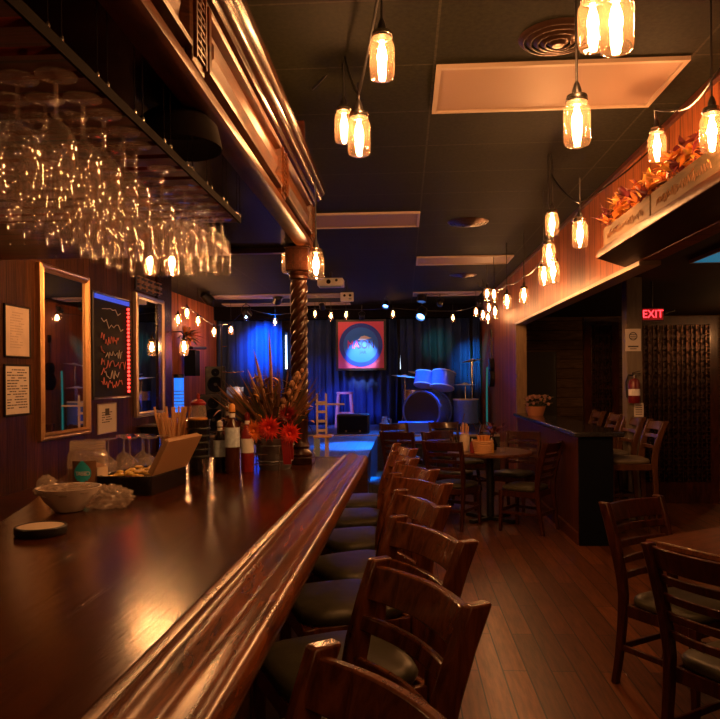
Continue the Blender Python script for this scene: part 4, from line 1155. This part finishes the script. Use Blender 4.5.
# ------------------------------------------------------------------ side room: screens, sign, extinguisher
def screen(px0, px1, pyt, pyb, Y, rows_, cols, label):
    a = atY(px0, pyt, Y); b = atY(px1, pyb, Y)
    w, h = b.x-a.x, a.z-b.z
    t = thing('lattice_screen', label, 'screen', ((a.x+b.x)/2, Y, 0))
    m = MB(); cw, chh = w/cols, h/rows_
    for i in range(cols):
        for j in range(rows_):
            cx = -w/2+cw*(i+.5); cz = b.z+chh*(j+.5)
            m.box((cx, 0, cz), (cw*.96, .03, chh*.06)); m.box((cx-cw*.46, 0, cz), (cw*.07, .05, chh*.9)); 
            m.lathe([(min(cw, chh)*.40, -.03), (min(cw, chh)*.33, -.05), (min(cw, chh)*.27, -.03)], 12, c=(cx, -.0, cz), M3=Rx.inverted() if False else Rx)
            m.lathe([(min(cw, chh)*.15, .0), (min(cw, chh)*.11, .03), (.001, .04)], 8, c=(cx, -.02, cz), M3=Rx)
            m.box((cx, -.015, cz+chh*.25), (cw*.14, .045, chh*.40)); m.box((cx, -.015, cz-chh*.25), (cw*.14, .045, chh*.40))
            m.box((cx+cw*.2, -.01, cz+chh*.36), (cw*.34, .03, chh*.08)); m.box((cx+cw*.2, -.01, cz-chh*.36), (cw*.34, .03, chh*.08))
    m.build('lattice', 'bronze', t)
    m = MB(); m.box((0, .04, a.z+.05), (w+.2, .08, .1)); m.box((-w/2-.05, .04, a.z/2), (.1, .08, a.z)); m.box((w/2+.05, .04, a.z/2), (.1, .08, a.z)); m.box((0, .04, b.z/2), (w, .08, b.z))
    m.build('frame', 'wood_chair_dark', t)
    MB().box((0, .09, (a.z+b.z)/2), (w, .01, h)).build('backing', 'wood_red_dark', t)
screen(643, 711, 325, 482, 9.0, 14, 7, 'tall dark patterned lattice screen under the red EXIT sign')
screen(591, 613, 325, 470, 10.5, 14, 3, 'narrow dark patterned lattice screen left of the grey post')
p = atY(652, 314.5, 8.3)
t = thing('exit_sign', 'glowing red EXIT sign hung beside the grey post', 'sign', p)
MB().box((0, 0, 0), (.25, .05, .15)).build('housing', 'black', t, bev=.006)
MB().box((0, -.027, 0), (.225, .004, .125)).build('face', 'exit_back', t)
text_obj('lettering', 'EXIT', .125, 'exit_red', t, (0, -.031, 0), (PI/2, 0, 0), .002, sx=.9)
MB().tube([(.0, 0, .07), (.0, 0, 2.62-p.z)], .012, 8).build('stem', 'black', t)
MB().tube([(.12, 0, 0), (.26, .02, .05)], .012, 6).build('bracket', 'black', t)
yf = 8.0-.0885
p = atY(633, 340, yf)
t = thing('notice_sign', 'white notice with a round crest taped on the grey post', 'notice', (p.x, yf-.003, p.z))
MB().box((0, 0, 0), (.165, .003, .24)).build('sheet', 'paper', t)
m = MB(); m.lathe([(.045, .003), (.035, .003)], 18, c=(0, 0, .04), M3=Rx)
for k in range(3): m.box((0, -.003, .04+.02*(k-1)), (.06, .001, .008))
m.box((0, -.003, -.07), (.11, .001, .016)); m.box((0, -.003, -.095), (.07, .001, .008))
m.build('print', 'ink', t)
p = atY(634, 388, yf-.07)
t = thing('fire_extinguisher', 'red fire extinguisher hung on the grey post', 'fire extinguisher', (p.x, yf-.075, p.z-.16))
MB().lathe([(.001, 0), (.055, 0), (.06, .02), (.06, .20), (.045, .25), (.02, .265)], 20, cap1=True).build('cylinder', 'red_paint', t)
MB().lathe([(.0605, .08), (.0605, .15)], 20).build('label', 'label_white', t)
m = MB(); m.cyl((0, 0, .265), (0, 0, .30), .014, n=10); m.box((.02, 0, .31), (.09, .02, .012)); m.box((.02, 0, .33), (.09, .02, .01), ry=-.25); m.build('valve', 'steel', t)
MB().tube([(.0, 0, .29), (-.06, 0, .30), (-.085, 0, .22), (-.075, 0, .06)], .010, 8).build('hose', 'black', t)
MB().box((0, .066, .14), (.05, .012, .2)).build('bracket', 'black', t)
p = atY(639, 410, yf-.01)
t = thing('inspection_tag', 'small white inspection tag below the fire extinguisher', 'tag', (p.x, yf-.004, p.z))
MB().box((0, 0, 0), (.10, .003, .15)).build('card', 'paper', t)
m = MB()
for k in range(5): m.box((0, -.002, .05-.024*k), (.07, .001, .007))
m.build('print', 'ink', t)
# side-room ceiling panel, its blue given as weak emission
a = atZ(692, 262, 2.60)
t = thing('ceiling_light', 'turquoise glowing ceiling panel in the side room, at the right edge', 'ceiling light', (a.x+.5, a.y-.45, 2.605))
MB().box((0, 0, 0), (1.0, .9, .02)).build('diffuser', 'blue_panel', t)
m = MB(); m.box((0, .46, 0), (1.04, .02, .03)); m.box((0, -.46, 0), (1.04, .02, .03)); m.box((-.51, 0, 0), (.02, .9, .03)); m.box((.51, 0, 0), (.02, .9, .03)); m.build('frame', 'trim_light', t)

# ------------------------------------------------------------------ things on the bar
def onbar(px, py): return atZ(px, py, BZ)
# big plastic tip jar
p = Vector((-1.365, 3.03, BZ))
t = thing('plastic_jar', 'large clear plastic jar with a teal drop label on the bar', 'jar', p)
MB().lathe([(.001, 0), (.080, 0), (.084, .01), (.084, .15), (.078, .175), (.072, .182), (.072, .225), (.068, .225)], 32).build('jar', 'glass_frost', t)
m = MB(); 
for z in (.187, .198, .209): m.lathe([(.0725, z), (.0755, z+.004), (.0725, z+.008)], 32)
m.build('neck_thread', 'glass_frost', t)
def wrap(m, a0, a1, z0, z1, r, n=10):
    for k in range(n):
        aa, bb = a0+(a1-a0)*k/n, a0+(a1-a0)*(k+1)/n
        m.quad((r*math.cos(aa), r*math.sin(aa), z0), (r*math.cos(bb), r*math.sin(bb), z0), (r*math.cos(bb), r*math.sin(bb), z1), (r*math.cos(aa), r*math.sin(aa), z1))
m = MB(); wrap(m, -1.95, -.75, .012, .145, .0847); m.build('label_back', 'leaf_brown', t)
m = MB(); n = 12                                  # teal drop
for k in range(n):
    z0, z1 = .055+.09*k/n, .055+.09*(k+1)/n
    def hw(z):
        u = (z-.055)/.09
        return .42*math.sqrt(max(0, 1-((u-.4)/.42)**2)) if u < .5 else .41*(1-((u-.5)/.5)**1.4)
    w0 = max(hw(z0), .02); 
    wrap(m, -1.42-w0, -1.42+w0, z0, z1, .0853, 6)
m.build('label_drop', 'teal', t)
m = MB(); wrap(m, -1.8, -.9, .040, .049, .0856); m.build('label_caption', 'label_white', t)
# curved lettering
for k, chx in enumerate('TASEO'):
    a_ = -1.42+(k-2)*.13; text_obj('lettering', chx, .024, 'label_white', t, (.0862*math.cos(a_), .0862*math.sin(a_), .092), (PI/2, 0, a_+PI/2), .0005)
m = MB(); wrap(m, -.7, .1, .05, .115, .0847)
m.build('label_panel', 'cream', t)
m = MB(); m.lathe([(.001, .004), (.078, .004), (.078, .11), (.05, .125), (.001, .13)], 20); m.build('contents', 'pampas', t)
# white bowl in crinkled plastic
p = onbar(62, 522)
p = Vector((-1.245, 2.60, BZ))
t = thing('plastic_bowl', 'white bowl wrapped in crinkled clear plastic, before the plastic jar', 'bowl', p)
MB().lathe([(.001, .003), (.05, .003), (.085, .04), (.115, .09), (.11, .09), (.08, .045), (.001, .012)], 32).build('bowl', 'dish_white', t)
def crumple(cx, cy, cz, sx, sy, sz, seed, nm):
    rr = random.Random(seed); m = MB(); m.ball((cx, cy, cz), 1, (sx, sy, sz), 28, 18)
    for v_ in m.bm.verts:
        d = (v_.co-Vector((cx, cy, cz))); v_.co = Vector((cx, cy, cz))+d*(1+rr.uniform(-.26, .26))
        if v_.co.z < .004: v_.co.z = .004
    m.build(nm, 'plastic_film', t, smooth=False)
crumple(.13, .05, .042, .09, .07, .042, 2, 'crinkled_wrap')
crumple(-.01, .0, .078, .10, .10, .018, 4, 'crinkled_wrap')
crumple(-.11, .05, .08, .03, .04, .04, 6, 'crinkled_wrap')
# round dark lid lying loose on the bar
t = thing('round_lid', 'round dark lid with a pale top lying at the left edge of the bar', 'disc_lid', Vector((-1.145, 2.20, BZ)))
MB().lathe([(.001, .001), (.074, .001), (.078, .006), (.078, .026), (.075, .029), (.071, .029), (.071, .026)], 36).build('rim', 'black', t)
MB().lathe([(.071, .026), (.001, .026)], 36).build('liner', 'cream', t)
# garnish tray
g0 = onbar(128, 497)
t = thing('garnish_tray', 'black garnish caddy with fruit and its tan lid raised, on the bar', 'garnish caddy', (-1.16, 3.14, BZ), -.10)
m = MB(); W_, D_, H_ = .235, .37, .08
m.box((0, 0, .006), (W_, D_, .012)); m.box((0, -D_/2, H_/2), (W_, .012, H_)); m.box((0, D_/2, H_/2), (W_, .012, H_)); m.box((-W_/2, 0, H_/2), (.012, D_, H_)); m.box((W_/2, 0, H_/2), (.012, D_, H_))
m.build('tray', 'black_gloss', t, bev=.004)
MB().box((0, 0, .05), (W_-.02, D_-.02, .02)).build('ice', 'glass_frost', t)
m = MB(); rr = random.Random(8)
for k in range(70):
    m.ball((rr.uniform(-.1, .1), rr.uniform(-.14, .14), .068+rr.uniform(0, .015)), .016, (1, 1, .5), 7, 5)
o = m.build('fruit_slices', 'fruit', t); o['kind'] = 'stuff'
m = MB(); th = math.radians(62)                 # lid hinged on the right long side
L_ = .165
c = Vector((W_/2+.005+math.cos(th)*L_/2, 0, H_+.012+math.sin(th)*L_/2-.01))
m.box(c, (L_, D_, .008), ry=-th); m.build('lid', 'acrylic_brown', t, bev=.003)
m = MB(); R_ = Matrix.Rotation(-th, 3, 'Y')
for yy in (-D_/2+.01, D_/2-.01): m.box(c+R_ @ Vector((0, yy, .012)), (L_-.01, .012, .02), ry=-th)
m.box(c+R_ @ Vector((L_/2-.008, 0, .012)), (.012, D_-.02, .02), ry=-th)
m.build('lid_rim', 'acrylic_brown', t)
# upside-down stemware on the bar behind the caddy
def upright(name, prof, mat, loc, label, group=None, n=20):
    return tag(MB().lathe(prof, n).build(name, mat, loc=loc, ang=2), label, 'glass', group)
prof_up = [(r, -z) for r, z in wine_profile(.038, .205)]
inv = [(r, .205+z) for r, z in wine_profile(.042, .205)]
base_o = MB().lathe(inv, 20).build('wine_glass', 'glass_bright', ang=2)
gl_pts = [(-1.43, 3.40), (-1.34, 3.44), (-1.25, 3.46), (-1.40, 3.52), (-1.31, 3.55), (-1.22, 3.57), (-1.45, 3.64), (-1.36, 3.66)]
for i, (x, y) in enumerate(gl_pts):
    if i == 0: o = base_o
    else: o = base_o.copy(); C.objects.link(o)
    o.location = (x, y, BZ)
    row, col = (('front', 'middle', 'rear')[i//3], ('left', 'centre', 'right')[i % 3])
    tag(o, 'wine glass standing upside down behind the garnish caddy, %s row, %s' % (row, col), 'wine glass', 'upturned glasses on the bar')
# straw cup
t = thing('straw_cup', 'glass cup fanned full of tan paper straws behind the garnish caddy', 'cup', (-1.19, 3.66, BZ))
MB().lathe([(.001, .004), (.05, .004), (.055, .06), (.06, .16)], 20).build('cup', 'glass_clear', t)
m = MB()
for k in range(34):
    a_ = 2.4*k; r0 = .035*math.sqrt((k % 9)/9); r1 = .05+.06*((k*7) % 10)/10
    m.box((0, 0, 0), (.001, .001, .001)) if False else m.sweep([(r0*math.cos(a_), r0*math.sin(a_), .012), (r1*math.cos(a_), r1*math.sin(a_)*.6, .285+.03*(k % 3))], (1, 0, 0), (0, 1, 0), .010, .004)
m.build('straws', 'straw', t)
# black pitcher with red-topped shaker
b = Vector((-1.05, 3.62, BZ))
t = thing('black_tumbler_stack', 'stack of tall black cups beside the bottles on the bar', 'cup', b)
MB().lathe([(.001, .0), (.05, .0), (.058, .27), (.06, .28), (.056, .28)], 24, cap1=True).build('outer_cup', 'black_gloss', t)
m = MB()
for k in range(5): m.lathe([(.053+.001*k, .09+.035*k), (.058+.001*k, .094+.035*k), (.053+.001*k, .1+.035*k)], 24)
m.build('rims', 'black', t)
t = thing('shaker_jar', 'small glass shaker with a red lid standing on the black cups', 'shaker', b+Vector((0, 0, .28)))
MB().lathe([(.001, .0), (.036, .0), (.042, .03), (.036, .07), (.03, .075)], 20).build('glass', 'glass_frost', t)
MB().lathe([(.038, .075), (.04, .085), (.025, .1), (.008, .105), (.008, .13), (.001, .135)], 18).build('lid', 'red_dark', t)
MB().lathe([(.044, 0), (.046, .008), (.03, .012)], 20).build('base_ring', 'cap_orange', t)
# bottles
def bottle(x, y, r, h, label, body, cap, lab, z0=BZ, lz=(.3, .62)):
    t = thing('bottle', label, 'bottle', (x, y, z0), random.uniform(0, 6), 'bottles on the bar')
    MB().lathe([(.001, 0), (r*.95, 0), (r, .008), (r, h*.60), (r*.9, h*.66), (r*.45, h*.76), (r*.36, h*.80), (r*.36, h*.9)], 22, cap1=True).build('body', body, t)
    MB().lathe([(r*.42, h*.88), (r*.44, h*.9), (r*.40, h*.97), (r*.15, h*1.0)], 14, cap1=True).build('cap', cap, t)
    MB().lathe([(r*1.012, h*lz[0]), (r*1.012, h*lz[1])], 22).build('label', lab, t)
    MB().lathe([(r*.40, h*.80), (r*.40, h*.86)], 14).build('neck_label', 'label_white', t)
bottle(-.965, 3.72, .036, .27, 'squat dark bottle with a pale blue label beside the black cups', 'black_gloss', 'white', 'label_blue')
bottle(-.885, 3.66, .038, .36, 'tallest bottle, orange pourer cap and long pale blue label', 'amber', 'cap_orange', 'label_blue', lz=(.38, .66))
bottle(-.825, 3.74, .034, .31, 'bottle with a red cap and white label, left of the flower bucket', 'red_dark', 'red_paint', 'label_white', lz=(.32, .56))
bottle(-.96, 3.88, .034, .36, 'dark bottle with a steel pourer behind the tallest bottle', 'glass_dark', 'steel', 'label_white')
bottle(-.87, 3.94, .032, .37, 'dark bottle with a pale stopper behind the red-capped bottle', 'black_gloss', 'cream', 'label_blue')
bottle(-.90, 4.10, .034, .30, 'clear bottle farthest back, behind the dark stoppered bottles', 'glass_frost', 'red_paint', 'label_white')
t = thing('wire_stand', 'small metal wire rack between the bottles and flower bucket', 'rack', (-.76, 3.80, BZ))
m = MB()
for x in (-.04, .1):
    for y in (-.03, .05): m.cyl((x, y, 0), (x, y, .15), .003, n=6)
m.build('upright', 'steel', t)
m = MB()
for z in (.03, .085, .14):
    m.tube([(-.04, -.03, z), (.1, -.03, z), (.1, .05, z), (-.04, .05, z), (-.04, -.03, z)], .003, 6)
m.build('rail_wire', 'steel', t)
upright('tumbler', [(.001, .004), (.032, .004), (.038, .10)], 'glass_clear', (-1.09, 3.47, BZ), 'empty tumbler behind the raised lid of the garnish caddy')
upright('tumbler', [(.001, .004), (.028, .004), (.034, .09)], 'glass_clear', (-.97, 3.52, BZ), 'empty tumbler at the foot of the black cups')
# flower bucket
t = thing('flower_bucket', 'grey metal bucket of dried grasses and red flowers by the column', 'flower arrangement', (-.70, 3.98, BZ))
t.location = (-.70, 3.86, BZ); t.scale = (1.2, 1.2, 1.2)
MB().lathe([(.001, 0), (.068, 0), (.072, .01), (.088, .13), (.092, .135), (.092, .14), (.084, .14), (.07, .02)], 28).build('bucket', 'zinc', t)
m = MB()
for z in (.035, .105): m.lathe([(.075+.09*z*1.25, z), (.078+.09*z*1.25, z+.003), (.075+.09*z*1.25, z+.006)], 28)
m.build('band', 'zinc', t)
MB().tube([(-.09, 0, .12), (-.12, -.02, .08), (-.10, -.05, .03)], .004, 6).build('handle', 'steel', t)
rr = random.Random(12)
m = MB()                                             # long dried blades fanning left and up
for k in range(150):
    a_ = rr.uniform(-1.0, .8); L_ = rr.uniform(.18, .36)
    d = Vector((math.sin(a_), rr.uniform(-.35, .35), math.cos(a_)*1.05))
    m.leaf((rr.uniform(-.04, .04), rr.uniform(-.04, .04), .13), d, (0, 1, 0), L_, rr.uniform(.005, .013), rr.uniform(-.15, .3))
m.build('dry_grass', 'leaf_brown', t)
m = MB()
for k in range(90):
    a_ = rr.uniform(-1.0, .9); L_ = rr.uniform(.15, .32)
    d = Vector((math.sin(a_), rr.uniform(-.4, .4), math.cos(a_)))
    m.leaf((rr.uniform(-.04, .04), rr.uniform(-.04, .04), .13), d, (0, 1, 0), L_, rr.uniform(.006, .013), rr.uniform(-.1, .35))
m.build('green_blades', 'leaf_green', t)
for dx, dz_, L_, w in ((-.35, 1, .34, .03), (-.02, 1, .50, .022), (-.95, .42, .26, .045), (-.7, .9, .32, .034), (-.2, 1, .42, .026), (.5, 1, .36, .03)):
    m = MB(); d = Vector((dx, -.15, dz_)).normalized()
    m.tube([Vector((0, 0, .13))+d*L_*q for q in (0, .35, .45, .6, .8, 1)], lambda q: .003 if q < .3 else w*.32*math.sin(PI*min(1, max(.04, (q-.25)/.76))), 8); m.build('plume', 'pampas', t)
m = MB()                                             # pale seed pods climbing to the column
for k in range(16):
    u = k/15; c = Vector((.02+.10*u+rr.uniform(-.015, .015), -.05, .22+.22*u)); m.ball(c, rr.uniform(.008, .014), (1, 1, 1.2), 8, 6)
m.build('seed_pods', 'pampas', t)
def bloom(c, r, mat, nm):
    m = MB(); c = Vector(c)
    for ly in range(4):
        for k in range(14):
            a_ = 2*PI*k/14+ly*.22; el = -.15+ly*.38
            d = Vector((math.cos(a_)*math.cos(el), -math.sin(el)*.8-.25, math.sin(a_)*math.cos(el)))
            m.leaf(c, d, (0, -1, 0), r*(1-.14*ly), r*.22, .12)
    m.ball(c+Vector((0, -.012, 0)), r*.18, n=8, m=6); m.build(nm, mat, t)
bloom((-.075, -.10, .175), .055, 'flower_orange', 'orange_bloom'); bloom((-.005, -.11, .19), .062, 'flower_red', 'red_bloom'); bloom((.085, -.10, .165), .055, 'flower_red', 'red_bloom'); bloom((.07, -.06, .245), .05, 'red_dark', 'wine_bloom')
m = MB()
for k in range(60):
    c = Vector((rr.uniform(-.24, -.06), rr.uniform(-.06, .06), rr.uniform(.13, .27))); m.leaf(c, (rr.uniform(-1, 1), rr.uniform(-1, .2), rr.uniform(-.6, 1)), (0, 0, 1), .05, .028, .3)
m.build('filler_leaves', 'leaf_wine', t)
for mat, nm, n_ in (('leaf_brown', 'broad_leaves', 60), ('leaf_gold', 'dried_petals', 34)):
    m = MB()
    for k in range(n_):
        c = Vector((rr.uniform(-.10, .16), rr.uniform(-.07, .05), rr.uniform(.2, .40))); m.leaf(c, (rr.uniform(-1, 1), rr.uniform(-1, .4), rr.uniform(-.3, 1)), (0, 0, 1), rr.uniform(.04, .07), .024, .35)
    m.build(nm, mat, t)
m = MB()
m.sweep([(.06, -.095, .14), (.068, -.102, .09), (.072, -.095, .03)], (1, 0, 0), (0, 1, 0), .035, .004); m.sweep([(.08, -.09, .13), (.09, -.096, .09), (.088, -.092, .05)], (1, 0, 0), (0, 1, 0), .02, .004)
m.build('ribbon', 'red_dark', t)

# ------------------------------------------------------------------ world, render look
w = bpy.data.worlds.new('world'); S.world = w; w.use_nodes = True
bg = w.node_tree.nodes['Background']; bg.inputs[0].default_value = (.6, .35, .2, 1); bg.inputs[1].default_value = .004
S.view_settings.view_transform = 'Standard'; S.view_settings.look = 'None'; S.view_settings.gamma = 1; S.view_settings.use_curve_mapping = False
S.view_settings.exposure = 0.45
S.cycles.use_denoising = True
S.cycles.max_bounces = 8; S.cycles.transparent_max_bounces = 24; S.cycles.diffuse_bounces = 3; S.cycles.glossy_bounces = 4
S.cycles.sample_clamp_indirect = 4; S.cycles.caustics_reflective = False; S.cycles.caustics_refractive = False
for o in list(bpy.data.objects):
    if o.type == 'MESH' and o.users_collection == (): bpy.data.objects.remove(o)
